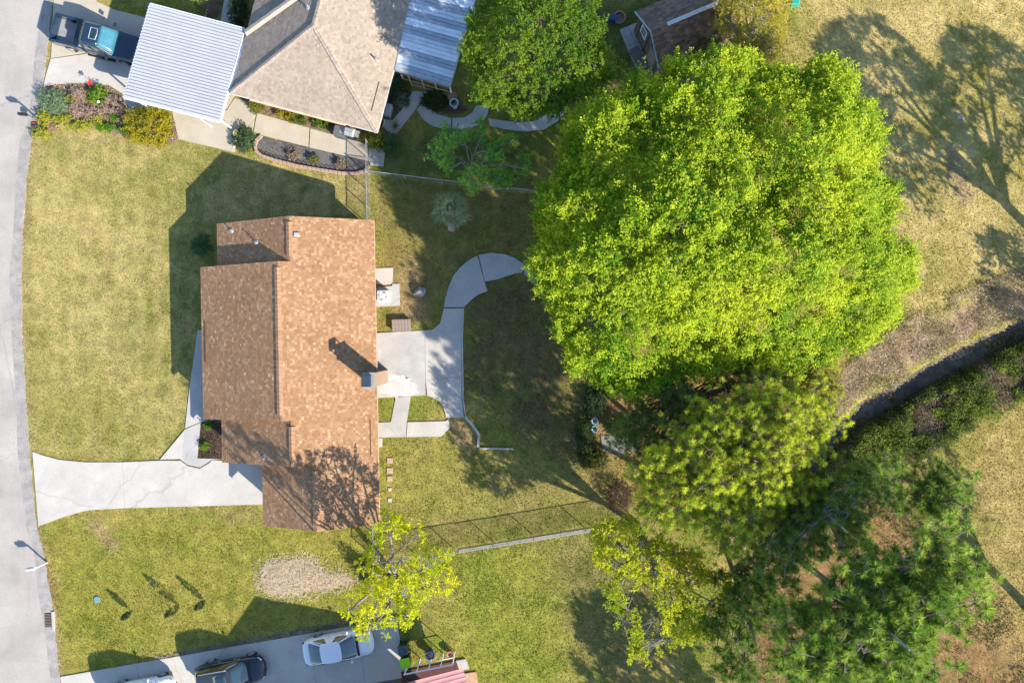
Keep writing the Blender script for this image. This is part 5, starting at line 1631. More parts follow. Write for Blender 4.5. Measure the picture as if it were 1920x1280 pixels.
LEAFY = ((.13, .295, .009), (.575, .635, .032))
big = tree("broadleaf_tree", "huge spreading bright green broadleaf tree that fills the middle of the gardens", (1262, 470),
           [(1000, 395), (1040, 330), (1060, 250), (1110, 190), (1180, 150), (1250, 130), (1300, 100), (1350, 95), (1420, 110), (1480, 130), (1550, 125), (1600, 130), (1610, 180), (1640, 215), (1650, 280), (1645, 330), (1680, 345), (1675, 400), (1690, 440), (1715, 470), (1700, 540), (1680, 590), (1650, 620), (1610, 640), (1560, 680), (1480, 690), (1400, 690), (1320, 690), (1250, 720), (1190, 740), (1120, 725), (1080, 700), (1065, 650), (1050, 600), (1010, 560), (1000, 500), (1020, 450)],
           8.0, 4.6, 4.2, 10.5, LEAFY, 101, trunk_r=0.45, limbs=16, bump=1.9, bscale=3.4, depth=3.0, inner=0.4, skirt=3.0, gaps=0.29, shoots=0.16, spray=dict(tw=6, nl=15, length=0.66, L=0.115, W=0.072, spread=.8, ldir=True))
tree("round_tree", "round topped mid green tree beside the galvanised patio roof", (997, 175),
     [(872, 130), (868, 80), (885, 30), (900, -30), (960, -60), (1060, -40), (1110, -10), (1135, 40), (1150, 90), (1150, 140), (1120, 170), (1080, 195), (1010, 215), (940, 210), (900, 180)],
     7.6, 2.8, 2.6, 12, ((.085, .19, .014), (.27, .37, .022)), 102, trunk_r=0.25, limbs=9, bump=0.8, bscale=1.8, depth=2.2, inner=0.5, skirt=2.4, spray=dict(tw=5, nl=11, length=0.45, L=0.11, W=0.065))
tree("olive_tree", "fine leaved olive yellow tree beside the garden shed", (1395, 95),
     [(1335, 25), (1350, -60), (1440, -80), (1485, -20), (1478, 40), (1482, 80), (1450, 105), (1400, 95), (1360, 70)],
     5.2, 1.8, 1.8, 15, ((.34, .31, .03), (.66, .56, .09)), 103, trunk_r=0.16, limbs=8, bump=0.7, bscale=1.4, depth=2.0, inner=0.6, skirt=1.8, gaps=0.28, twigs=True, bark=M_PALEBARK, spray=dict(tw=4, nl=9, length=0.40, L=0.10, W=0.055))
tree("understory_tree", "low thin leaved olive tree in the gap between the shed and the huge green tree", (1300, 130),
     [(1270, 70), (1300, 55), (1350, 75), (1370, 110), (1330, 125), (1280, 110)], 3.0, 0.8, 1.5, 7, ((.09, .10, .015), (.18, .16, .03)), 104, trunk_r=0.08, limbs=6, bump=0.5, depth=1.5, skirt=1.2, gaps=0.42, twigs=True, spray=dict(tw=3, nl=6, length=0.4, L=0.13, W=0.07))
SPARSE = dict(tw=4, nl=10, length=0.42, L=0.125, W=0.08)
tree("sapling_tree", "thin branched light green tree overhanging the fence north of the fan palm", (880, 325),
     [(800, 290), (815, 240), (850, 225), (900, 235), (960, 255), (990, 290), (985, 330), (950, 355), (890, 350), (840, 325)],
     4.0, 1.2, 1.8, 8.5, ((.15, .36, .045), (.32, .54, .08)), 105, trunk_r=0.08, limbs=11, bump=0.6, bscale=1.5, depth=1.6, inner=0.4, skirt=1.0, gaps=0.42, twigs=True, bark=M_PALEBARK, spray=SPARSE)
YEL = ((.40, .47, .012), (.74, .71, .024))
tree("yellow_green_tree", "sparse yellow green tree leaning over the end of the shaded drive", (735, 1072),
     [dict(o=[(672, 1040), (700, 980), (745, 965), (790, 990), (835, 1035), (858, 1090), (830, 1115), (780, 1120), (700, 1110), (670, 1080)], z=6.4, rise=1.8, dr=1.6),
      dict(o=[(655, 1105), (700, 1080), (760, 1090), (800, 1120), (785, 1160), (765, 1185), (735, 1200), (690, 1200), (650, 1185), (640, 1150)], z=9.2, rise=1.8, dr=1.5)],
     6.6, 1.6, 1.8, 5.8, YEL, 106, trunk_r=0.20, limbs=14, bump=0.9, bscale=1.6, depth=2.2, inner=0.35, skirt=1.0, gaps=0.45, twigs=True, bark=M_PALEBARK, spray=SPARSE, fork=0.3)
tree("yellow_green_tree", "dense yellow green tree below the end of the long fence", (1195, 985),
     [(1105, 1000), (1130, 975), (1190, 985), (1250, 1010), (1310, 1050), (1370, 1080), (1395, 1130), (1385, 1180), (1330, 1205), (1290, 1190), (1270, 1210), (1210, 1250), (1180, 1240), (1190, 1190), (1140, 1150), (1130, 1110), (1150, 1080), (1110, 1040)],
     7.2, 1.8, 1.8, 10.5, ((.32, .41, .014), (.64, .64, .03)), 107, trunk_r=0.20, limbs=15, bump=0.9, bscale=1.7, depth=2.4, inner=0.45, skirt=1.2, gaps=0.40, twigs=True, bark=M_PALEBARK, spray=SPARSE, fork=0.22)


# ---- pines
def needle_tufts(cc, dirs, r, nn, L, wid, col, spread=0.95):
    M = len(cc)
    nd = norm(dirs[:, None, :] * 0.75 + r.normal(size=(M, nn, 3)) * spread)
    ln = (L * r.uniform(0.75, 1.15, (M, 1, 1))) * r.uniform(0.75, 1.1, (M, nn, 1))
    base = cc[:, None, :] + nd * 0.03
    tip = cc[:, None, :] + nd * ln + np.array((0, 0, -0.06)) * ln
    sd_ = norm(np.cross(nd, r.normal(size=(M, nn, 3)))) * wid
    V = np.stack([base - sd_ * .6, base + sd_ * .6, (base + tip) / 2 + sd_ + np.array((0, 0, .01)), tip], 2)
    mx = np.clip(r.random((M, 1, 1)) * 0.8 + r.normal(0, .2, (M, nn, 1)), 0, 1)
    c = np.array(col[0]) * (1 - mx) + np.array(col[1]) * mx
    return V.reshape(-1, 4, 3), c.reshape(-1, 3)


def pine(name, label, base, outline, z_edge, rise, dr, nbr, tuf, col, seed, nn=46, L=0.36, wid=0.010, group="pines by the ditch", trunk_r=0.26, gaps=0.0, reach=1.0, low=0.0, bark=None, dead=0.0):
    r = np.random.default_rng(seed)
    W, top = crown_field(outline, z_edge, rise, dr, seed, 0.7, 2.2)
    b = P(*base); root = empty(name, label, "pine tree", b, 0, group)
    cx, cy = np.array(W).mean(0)
    zt = z_edge + rise + 0.2
    axis_top = Vector((cx, cy, zt))
    tpts = bent(Vector((0, 0, -0.2)), axis_top - b, r, 9, 0.015)
    MB().path(tpts, list(np.linspace(trunk_r, 0.04, 9)), 8).build("trunk", bark or M_BARK, root, smooth=True)
    q = sample_poly(W, nbr * 12, r)
    if gaps: q = q[fbm(q[:, 0], q[:, 1], 2.0, seed + 3, 3) > gaps]
    sel = [q[0]]; dmin = np.hypot(*(q - sel[0]).T)
    while len(sel) < min(nbr, len(q)):
        j = int(np.argmax(dmin * r.uniform(0.5, 1, len(q)))); sel.append(q[j]); dmin = np.minimum(dmin, np.hypot(*(q - q[j]).T))
    sel = np.array(sel)
    zz, d = top(sel[:, 0], sel[:, 1])
    zz = zz - r.random(len(sel)) ** 1.5 * (1.2 + low)
    br = MB(); C_ = []; D_ = []
    for (x, y), z in zip(sel, zz):
        e = Vector((x, y, z)) - b
        hor = math.hypot(e.x - (cx - b.x), e.y - (cy - b.y))
        s_z = max(2.0, e.z - 0.35 * hor - r.uniform(0.0, 0.8))
        t = min(max((s_z + .2) / (zt + .2), 0.05), 0.97)
        k = t * 8; i = int(k); st = tpts[i].lerp(tpts[min(i + 1, 8)], k - i)
        pts = bent(st, e, r, 6, 0.05, -0.03)
        br.path(pts, list(np.linspace(0.05, 0.012, 6)), 5, cap=False)
        dirb = (pts[-1] - pts[-2]).normalized()
        for _ in range(tuf):
            u = r.uniform(0.0, 1) ** 0.7
            o = r.normal(size=3) * np.array((0.34, 0.34, 0.22)) * reach
            c_ = np.array(pts[-1]) + o - np.array(dirb) * (1 - u) * 0.9 * reach
            C_.append(c_); D_.append(norm(np.array(dirb) * 0.5 + o * 0.8 + np.array((0, 0, .75))))
            br.path([Vector(pts[-2]).lerp(pts[-1], u), Vector(c_)], [0.014, 0.008], 3, cap=False)
    br.build("boughs", bark or M_BARK, root)
    V, c = needle_tufts(np.array(C_), np.array(D_), r, nn, L, wid, col)
    leafmesh("crown", V, c, root, M_NEEDLE)
    return root


PGREEN = ((.09, .20, .02), (.46, .56, .085)); PYEL = ((.32, .41, .03), (.80, .82, .07)); PDARK = ((.09, .18, .05), (.26, .36, .09))
pine("pine_tree", "dense yellow green pine crown between the long fence and the ditch", (1215, 775),
     [(1190, 900), (1210, 860), (1255, 830), (1300, 770), (1370, 735), (1440, 720), (1500, 715), (1555, 740), (1575, 790), (1545, 845), (1525, 880), (1550, 910), (1520, 950), (1485, 985), (1430, 1030), (1370, 1040), (1310, 1000), (1250, 990), (1200, 965)],
     10.0, 2.0, 2.0, 280, 9, PYEL, 201, nn=60, L=0.29, wid=0.015, trunk_r=0.28, reach=1.25)
pine("pine_tree", "shaded dark green pine between the huge tree and the yellow green pine", (1190, 720),
     [(1160, 830), (1165, 760), (1240, 715), (1310, 685), (1400, 675), (1490, 690), (1510, 740), (1440, 775), (1360, 800), (1300, 820), (1250, 865), (1195, 870)],
     7.5, 1.0, 2.0, 130, 9, ((.12, .22, .04), (.30, .38, .08)), 202, nn=46, L=0.30, wid=0.015, gaps=0.34, low=1.0)
pine("pine_tree", "pale tipped young pine at the head of the ditch", (1370, 690),
     [(1480, 690), (1520, 660), (1570, 680), (1590, 730), (1560, 770), (1510, 760)], 7.5, 1.2, 1.6, 54, 9, ((.28, .31, .05), (.62, .58, .10)), 203, nn=60, L=0.28, wid=0.014)
pine("pine_tree", "long needled pine with blue green tufts filling the lower corner", (1426, 998),
     [(1440, 1195), (1480, 1150), (1560, 1110), (1610, 1060), (1660, 1040), (1710, 1040), (1760, 1010), (1820, 1030), (1860, 1070), (1870, 1110), (1820, 1140), (1790, 1190), (1760, 1240), (1740, 1300), (1600, 1320), (1480, 1290), (1410, 1230)],
     13.5, 2.2, 3.0, 170, 7, PGREEN, 204, nn=84, L=0.44, wid=0.017, trunk_r=0.28, gaps=0.35, reach=1.4, bark=M_PALEBARK)
pine("pine_tree", "smaller blue green pine on the far side of the ditch above the long needled one", (1600, 868),
     [(1720, 900), (1760, 880), (1830, 885), (1835, 930), (1815, 980), (1760, 1000), (1710, 970), (1690, 930)],
     8.5, 1.5, 2.0, 36, 6, ((.10, .21, .03), (.48, .57, .11)), 205, nn=80, L=0.40, wid=0.016, gaps=0.30, reach=1.2)
pine("pine_tree", "dark thin pine in the gap between the yellow green pine and the blue green tufts", (1375, 820),
     [(1480, 980), (1540, 920), (1610, 880), (1690, 850), (1705, 900), (1670, 970), (1650, 1030), (1600, 1070), (1540, 1090), (1470, 1110), (1400, 1060)],
     11.0, 1.0, 2.0, 90, 8, ((.08, .17, .02), (.34, .43, .07)), 206, nn=60, L=0.38, wid=0.016, gaps=0.34, low=1.5, bark=M_PALEBARK)
pine("pine_tree", "dark lower pine at the foot of the dense yellow green tree", (1330, 930),
     [(1360, 1090), (1420, 1060), (1480, 1110), (1480, 1170), (1420, 1200), (1390, 1260), (1440, 1300), (1360, 1310), (1340, 1220), (1390, 1160)],
     10.0, 1.0, 2.0, 60, 7, ((.07, .15, .02), (.28, .36, .06)), 207, nn=60, L=0.38, wid=0.017, gaps=0.28, low=1.5)
# trees beyond the frame whose shade lies across the field and lawns
OFFG = "trees just beyond the photo's edge"
tree("field_tree", "tall tree beyond the edge of the photo whose crown shades the open field", (1990, 492), [(2085, 330), (2140, 260), (2220, 240), (2290, 330), (2350, 400), (2400, 270), (2480, 250), (2540, 310), (2530, 470), (2430, 530), (2330, 480), (2300, 600), (2200, 640), (2120, 560)], 8.8, 2.0, 2.0, 7, ((.08, .12, .02), (.12, .16, .03)), 301, trunk_r=0.36, limbs=10, gaps=0.40, spray=dict(tw=3, nl=5, length=.5, L=.26, W=.16), skirt=2.5)
tree("field_tree", "lower tree beyond the edge of the photo shading the field by the ditch", (2075, 700), [(2180, 660), (2220, 600), (2330, 620), (2380, 700), (2320, 790), (2220, 780)], 5.5, 2.5, 2.0, 6, ((.08, .12, .02), (.12, .16, .03)), 302, trunk_r=0.2, limbs=12, gaps=0.46, twigs=True, spray=dict(tw=3, nl=5, length=.5, L=.24, W=.14), skirt=2.0)
tree("bare_tree", "mostly bare forked tree beyond the edge whose limbs shade the straw bank", (1962, 1175), [(2170, 1180), (2260, 1130), (2380, 1250), (2360, 1400), (2240, 1420), (2160, 1310)], 8.0, 1.5, 2.0, 2.2, ((.10, .11, .03), (.14, .14, .04)), 303, trunk_r=0.34, limbs=13, gaps=0.45, twigs=True, fork=0.45, spray=dict(tw=3, nl=4, length=.5, L=.2, W=.1), skirt=0.5)
tree("south_tree", "broad tree beyond the lower edge shading the lawn below the long fence", (1462, 1440), [(1480, 1600), (1560, 1520), (1680, 1560), (1730, 1680), (1680, 1790), (1560, 1800), (1490, 1720)], 8.0, 3.0, 2.0, 7, ((.08, .12, .02), (.12, .16, .03)), 304, trunk_r=0.3, limbs=10, gaps=0.36, spray=dict(tw=3, nl=5, length=.5, L=.26, W=.16), skirt=3.0)


# ---- palms, shrubs, bed plants
def fan_frond(seed, L=1.2, R=0.75, col=((.17, .24, .10), (.42, .46, .24))):
    r = np.random.default_rng(seed); n = 22
    V = []; Fq_ = []; c = []
    for k in range(n):
        a = math.radians(-105 + 210 * k / (n - 1)); ln = R * (0.75 + 0.25 * math.cos(a)) * r.uniform(.85, 1.08)
        d = np.array((math.cos(a), math.sin(a), 0)); s = np.array((-d[1], d[0], 0)) * 0.028
        o = np.array((L * 0.62, 0, 0.02 * (k % 2)))
        b = len(V)
        mid_ = o + d * ln * .55 + np.array((0, 0, .03)); tip = o + d * ln + np.array((0, 0, -.10 - .1 * r.random()))
        V += [o - s * .4, o + s * .4, mid_ + s, tip, mid_ - s]; Fq_ += [(b, b + 4, b + 2, b + 1), (b + 4, b + 3, b + 3, b + 2)]
        mx = r.random(); cl = np.array(col[0]) * (1 - mx) + np.array(col[1]) * mx; c += [cl] * 5
    b = len(V)
    V += [np.array((0, -.018, 0)), np.array((0, .018, 0)), np.array((L * .62, .012, .02)), np.array((L * .62, -.012, .02))]; Fq_.append((b, b + 1, b + 2, b + 3)); c += [np.array(col[1])] * 4
    Fq_ = np.array(Fq_)
    T = np.concatenate([Fq_[:, [0, 1, 2]], Fq_[:, [0, 2, 3]]]); T = T[(T[:, 1] != T[:, 2])]
    return np.array(V), T, np.array(c)


def fronds(root, maker, n, z, r, el=(0.1, 1.0), name="frond", mat_=None, variants=3, smin=0.8):
    mes = []
    for k in range(n):
        if len(mes) < variants:
            V, T, c = maker(900 + len(mes) + int(r.integers(0, 99)))
            o = npmesh(name, V, T, mat_ or M_NEEDLE, root, col=c); mes.append(o.data)
        else:
            o = link(name, mes[k % variants], None, root)
        o.location = (0, 0, z) if not hasattr(z, 'x') else z
        o.rotation_euler = (float(r.uniform(-.25, .25)), -float(r.uniform(*el)), 2 * math.pi * (k * 0.382) + float(r.uniform(-.3, .3)))
        s_ = float(r.uniform(smin, 1.1)); o.scale = (s_, s_, s_)


r_ = np.random.default_rng(77)
pb = P(846, 428); pm_ = empty("fan_palm", "fan palm with pale green fronds in the shaded back lawn", "palm", pb)
ptop = P(845, 392, 2.3) - pb
MB().path([Vector((0, 0, -.1)), ptop * .3, ptop * .7, ptop], [.26, .24, .24, .2], 12).build("trunk", mat("palm_boots", (0.30, 0.26, 0.23), rough=0.9, var=0.4, scale=10, fine=25, bump=1.0, bscale=14), pm_)
fronds(pm_, lambda s: fan_frond(s, 1.1, 0.80), 15, ptop, r_, (-0.45, 0.55), smin=0.75)
fronds(pm_, lambda s: fan_frond(s, 0.8, 0.70), 9, ptop + Vector((0, 0, .1)), r_, (0.5, 1.3), smin=0.6)
bt = None
for k in range(18):
    a = k * 2.4; t = 0.25 + 0.7 * k / 18
    m = MB().box((0.12, 0, 0), (0.26, 0.07, 0.03), M=Matrix.Rotation(-0.7, 3, 'Y'))
    if bt is None: bt = m.build("leaf_base", mat("palm_boots", ()), pm_); q = bt
    else: q = link("leaf_base", bt.data, None, pm_)
    q.location = ptop * t; q.location.x += 0.2 * math.cos(a); q.location.y += 0.2 * math.sin(a); q.rotation_euler = (0, 0, a)


def pinnate(seed, L=0.8, w=0.16, col=((.03, .09, .025), (.10, .19, .06)), arch=0.35):
    r = np.random.default_rng(seed); V = []; T = []; c = []
    for k in range(24):
        t = 0.12 + 0.88 * k / 24; x = L * t; zz = arch * L * (t - t * t * 1.25)
        ll = w * (0.5 + 1.2 * t * (1.15 - t) * 2)
        for sg in (-1, 1):
            b = len(V)
            V += [(x, 0, zz), (x + .03, 0, zz), (x + ll * .55, sg * ll, zz + .03)]; T.append((b, b + 1, b + 2))
            mx = r.random(); c += [np.array(col[0]) * (1 - mx) + np.array(col[1]) * mx] * 3
    b = len(V); V += [(0, -.012, 0), (0, .012, 0), (L, 0, arch * L * -.25)]; T.append((b, b + 1, b + 2)); c += [np.array(col[1])] * 3
    return np.array(V, float), np.array(T), np.array(c)


def strap(seed, L=0.5, w=0.02, col=((.10, .14, .04), (.20, .24, .08)), arch=0.5):
    r = np.random.default_rng(seed); V = []; T = []; n = 5
    cl = np.array(col[0]) + (np.array(col[1]) - np.array(col[0])) * r.random()
    for k in range(n + 1):
        t = k / n; x = L * t * (0.9); zz = arch * L * (t - 0.9 * t * t)
        V += [(x, -w * (1 - t) - .002, zz), (x, w * (1 - t) + .002, zz)]
    for k in range(n): T += [(2 * k, 2 * k + 2, 2 * k + 3), (2 * k, 2 * k + 3, 2 * k + 1)]
    return np.array(V, float), np.array(T), np.tile(cl, (len(V), 1))


def rosette(name, label, cat, px, py, n, maker, z=0.1, el=(0.0, 1.0), group=None, part="leaf", seed=1):
    o = empty(name, label, cat, P(px, py), 0, group)
    rr = np.random.default_rng(seed)
    fronds(o, maker, n, z, rr, el, part, M_NEEDLE, 4)
    MB().lathe([(.05, -.05), (.07, .06), (.03, z + .05)], (0, 0, 0), 8).build("stem", M_BARK, o)
    return o


rosette("sago_palm", "dark green sago palm against the front of the brown roofed house", "palm", 385, 462, 30, lambda s: pinnate(s, 0.78), 0.35, (0.0, 0.9), part="frond", seed=5)
rosette("sago_palm", "dark sago palm in the round bed beside the clipped golden bush", "palm", 737, 272, 24, lambda s: pinnate(s, 0.75), 0.25, (0.0, 0.8), part="frond", seed=6)
rosette("yucca", "spiky light green yucca at the end of the neighbour's back walk", "yucca", 743, 238, 36, lambda s: strap(s, 0.62, .025), 0.15, (0.1, 1.2), seed=7)
rosette("small_palm", "bushy blue green palm in the bed between the tan roof and the walk", "palm", 738, 168, 22, lambda s: pinnate(s, 0.72, .2, ((.03, .09, .05), (.09, .17, .10))), 0.6, (0.0, 0.9), part="frond", seed=8)
rosette("banana_plant", "broad leaved yellow green plant in the shaded bed above the carport", "plant", 373, 14, 8, lambda s: strap(s, 0.75, .13, ((.20, .24, .03), (.32, .33, .06)), .7), 0.3, (0.0, 0.7), seed=9)


def bush(name, label, px, py, rx, ry, h, col, n, seed, group=None, cat="bush", spray=None, bark=None):
    r = np.random.default_rng(seed); b = P(px, py); root = empty(name, label, cat, b, 0, group)
    u = norm(r.normal(size=(n, 3))); u[:, 2] = np.abs(u[:, 2])
    k = r.uniform(0.55, 1.0, (n, 1)) * (1 + 0.15 * np.sin(u[:, :1] * 5 + seed))
    cc = u * k * np.array((rx, ry, h * 0.9)) + np.array((0, 0, .04))
    sp = dict(tw=3, nl=7, length=0.25, L=0.09, W=0.05); sp.update(spray or {})
    V, c = sprays(cc, norm(u + np.array((0, 0, .3))), r, col=col, **sp)
    leafmesh("foliage", V, c, root)
    st = MB()
    for p in cc[:: max(1, n // 14)]:
        st.path(bent(Vector((0, 0, -.05)), Vector(p), r, 4, .08), [.03, .02, .015, .008], 4, cap=False)
    st.build("stems", bark or M_BARK, root)
    return root


YB = ((.24, .24, .018), (.52, .42, .025))
bush("golden_bush", "large golden yellow bush at the corner of the white carport", 285, 240, 1.55, 1.35, 1.5, YB, 420, 401, spray=dict(length=.3, L=.10, W=.06))
bush("golden_bush", "clipped golden bush beside the side gate", 711, 264, .72, .66, 1.2, ((.12, .17, .02), (.33, .30, .03)), 200, 402)
bush("flowering_bush", "pink flecked green bush at the corner of the neighbour's walk", 460, 263, .72, .85, .6, ((.07, .13, .05), (.15, .20, .10)), 220, 403)
bush("golden_bush", "small golden bush at the head of the narrow bed under the tan eave", 482, 199, .50, .42, .7, ((.10, .15, .02), (.30, .27, .03)), 90, 404)
for k, (a, b, s, lb) in enumerate(((527, 214, .2, "first little yellow plant in the narrow bed under the tan eave"), (545, 219, .26, "second and larger yellow plant in the narrow bed under the tan eave"), (554, 224, .22, "green tipped plant next to the larger yellow one in the narrow bed"), (568, 228, .16, "sparse tan plant in the narrow bed under the tan eave"))):
    bush("bed_plant", lb, a, b, s, s, s * 1.3, YB if k < 2 else ((.09, .15, .02), (.20, .24, .03)), 26, 410 + k, "plants in the narrow bed", "plant")
bush("leafy_bush", "leafy green bush beside the dark storage bin under the tan eave", 607, 231, .6, .38, .7, ((.07, .15, .015), (.17, .25, .03)), 120, 415)
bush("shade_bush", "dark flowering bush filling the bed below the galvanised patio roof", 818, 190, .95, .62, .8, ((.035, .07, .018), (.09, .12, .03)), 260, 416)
bush("amber_bush", "amber tinted bush behind the bushy palm beside the tan roof", 757, 158, .48, .5, .8, ((.10, .12, .015), (.24, .20, .03)), 110, 417)
bush("white_flower_bush", "low bush with white flecks along the neighbour's back walk", 752, 188, .42, .6, .5, ((.07, .12, .03), (.30, .32, .25)), 110, 418)
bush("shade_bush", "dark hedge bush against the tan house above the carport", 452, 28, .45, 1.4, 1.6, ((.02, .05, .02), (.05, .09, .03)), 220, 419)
for k, (a, b, lb) in enumerate(((391, 797, "bright green plant at the top corner of the bark mulch bed"), (386, 836, "bright green plant in the middle of the bark mulch bed"))):
    bush("bed_plant", lb, a, b, .20, .20, .28, ((.11, .24, .012), (.20, .34, .02)), 30, 420 + k, "green plants in the mulch bed", "plant")
# flower bed by the road
rr_ = np.random.default_rng(55)
for k, (a, b, rx, ry, h, ci, lb) in enumerate((
        (112, 196, .62, .85, .55, 0, "clump of blue green strappy leaves nearest the pickup in the flower bed"),
        (92, 190, .5, .7, .5, 0, "clump of blue green strappy leaves at the road end of the flower bed"),
        (85, 222, .42, .5, .4, 1, "yellow green plant beside the dark mailbox"),
        (80, 250, .55, .36, .4, 1, "yellow green ground plant at the bed's tip by the road"),
        (190, 182, .75, .62, .7, 2, "bright green shrub under the red flower in the bed"),
        (148, 178, .6, .45, .45, 3, "dry brown clump at the top of the flower bed"),
        (150, 205, .75, .6, .45, 3, "dry brown clump in the middle of the flower bed"),
        (215, 200, .7, .7, .5, 3, "dry mauve clump beside the carport corner"),
        (175, 215, .55, .4, .4, 3, "dry grey clump below the white ornament"),
        (120, 225, .6, .36, .35, 1, "yellow tinged ground plant along the lawn edge of the bed"),
        (155, 236, .6, .3, .3, 1, "yellow ground plant in the middle of the bed's lawn edge"),
        (183, 228, .5, .34, .32, 1, "yellow green plant below the white ornament"),
        (190, 240, .2, .2, .22, 4, "first bright green tuft along the bed's lawn edge"),
        (209, 240, .22, .2, .22, 4, "second bright green tuft along the bed's lawn edge"),
        (233, 244, .2, .18, .22, 4, "third bright green tuft nearest the golden bush"),
        (214, 220, .2, .2, .25, 4, "bright green sprig among the mauve stems"),
        (140, 188, .4, .3, .4, 1, "yellow flecked plant between the dry clumps"))):
    cl = (((.15, .24, .12), (.36, .44, .27)), ((.28, .32, .03), (.56, .52, .08)), ((.12, .26, .02), (.27, .40, .04)), ((.34, .24, .19), (.62, .47, .37)), ((.10, .24, .012), (.18, .34, .02)))[ci]
    bush("bed_plant", lb, a, b, rx, ry, h, cl, int(330 * rx * ry) + 24, 430 + k, "plants in the flower bed by the road", "plant",
         spray=dict(tw=3, nl=5, length=.3, L=.20, W=.03) if ci == 0 else dict(length=.22, L=.08, W=.035 if ci == 3 else .05), bark=M_DRY if False else None)
fl = empty("red_flower", "big red flower standing over the bright green shrub in the bed", "flower", P(183, 165))
MB().path([(0, 0, 0), (0.02, 0, .4), (0, 0.02, .82)], .012, 5).build("stem", M_BARK, fl)
pm2 = None
for k in range(9):
    if pm2 is None: q = MB().add([(0, 0, 0), (.11, -.06, .04), (.22, 0, .03), (.11, .06, .04)], [(0, 1, 2, 3)]).build("petal", M_RED, fl); pm2 = q.data
    else: q = link("petal", pm2, None, fl)
    q.location = (0, 0, .82); q.rotation_euler = (0.1 * (k % 3), -.3 * (k % 2), k * 0.7)
# three young cypresses on the south lawn
for k, (a, b, h, lb) in enumerate(((247, 1146, 1.15, "smallest slim young cypress, nearest the road on the south lawn"), (336, 1134, 1.75, "tallest slim young cypress, the middle one on the south lawn"), (384, 1126, 1.35, "slim young cypress farthest from the road on the south lawn"))):
    r = np.random.default_rng(470 + k); bo_ = P(a, b); root = empty("cypress", lb, "cypress", bo_, 0, "young cypresses on the south lawn")
    n = 150; t = r.random(n) ** 0.8
    an = r.uniform(0, 2 * math.pi, n); ra = 0.15 * h * np.sin(math.pi * np.clip(t * .85 + .12, 0, 1)) * r.uniform(.5, 1, n)
    cc = np.stack([np.cos(an) * ra, np.sin(an) * ra, .1 + t * h * .92], -1)
    V, c = sprays(cc, norm(np.stack([np.cos(an) * .35, np.sin(an) * .35, np.ones(n)], -1)), r, tw=2, nl=5, length=.16, L=.07, W=.03, spread=.3, up=.2, col=((.02, .06, .015), (.06, .11, .03)))
    leafmesh("foliage", V, c, root)
    MB().path([(0, 0, -.1), (0, 0, h * .9)], [.03, .01], 5).build("stem", M_BARK, root)

bush("evergreen_shrub", "dense dark shrub hidden under the sparse yellow green tree", 690, 1068, .55, .55, 1.5, ((.03, .06, .02), (.07, .10, .03)), 190, 480)
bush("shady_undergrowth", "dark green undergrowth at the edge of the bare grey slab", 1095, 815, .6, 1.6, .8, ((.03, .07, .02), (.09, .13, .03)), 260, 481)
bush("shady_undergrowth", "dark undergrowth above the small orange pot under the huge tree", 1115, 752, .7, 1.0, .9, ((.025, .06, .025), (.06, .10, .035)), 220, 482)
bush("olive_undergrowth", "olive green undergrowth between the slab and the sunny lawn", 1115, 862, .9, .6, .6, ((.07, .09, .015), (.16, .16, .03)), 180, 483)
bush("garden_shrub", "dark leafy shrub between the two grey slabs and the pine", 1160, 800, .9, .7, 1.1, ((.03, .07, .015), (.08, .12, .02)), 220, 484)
bush("amber_bush", "orange leaved bush at the end of the bare grey slab", 1200, 826, .4, .5, .5, ((.20, .10, .015), (.34, .20, .03)), 80, 485)
bush("thorn_bush", "reddish brown leafless bush in the deep shade beside the fence end", 1160, 930, 1.0, 1.0, 1.3, ((.09, .05, .035), (.15, .09, .06)), 260, 486, spray=dict(length=.3, L=.07, W=.03))


# ---- ground cover that nobody could count
def cover(name, poly, n, hmin, hmax, L, Wd, col, seed, clump=0.5, mask=None, mat_=None, thr=0.42, up=0.8):
    r = np.random.default_rng(seed); Wp = lay(poly)
    q = sample_poly(Wp, n, r)
    keep = fbm(q[:, 0], q[:, 1], clump * 2, seed, 3) > thr
    if mask is not None: keep &= mask(q[:, 0], q[:, 1])
    q = q[keep]; m = len(q)
    z = gsample(GZ, q[:, 0], q[:, 1]) + r.uniform(hmin, hmax, m) * (0.3 + 1.2 * fbm(q[:, 0], q[:, 1], clump, seed + 1, 2))
    V = leaf_quads(np.stack([q[:, 0], q[:, 1], z], -1), norm(np.array((0, 0, up)) + r.normal(size=(m, 3)) * .6), L * r.uniform(.6, 1.3, m), Wd * r.uniform(.6, 1.3, m), r)
    mx = np.clip(fbm(q[:, 0], q[:, 1], .6, seed + 2)[:, None] * 1.8 - .4 + r.normal(0, .2, (m, 1)), 0, 1)
    c = (np.array(col[0]) * (1 - mx) + np.array(col[1]) * mx) * r.normal(1, .12, (m, 1))
    return leafmesh(name, V, c, None, mat_ or M_DRY, "stuff")


def off_ditch(lo, hi):
    return lambda x, y: (pdist(x, y, DITCH) > lo) & (pdist(x, y, DITCH) < hi)


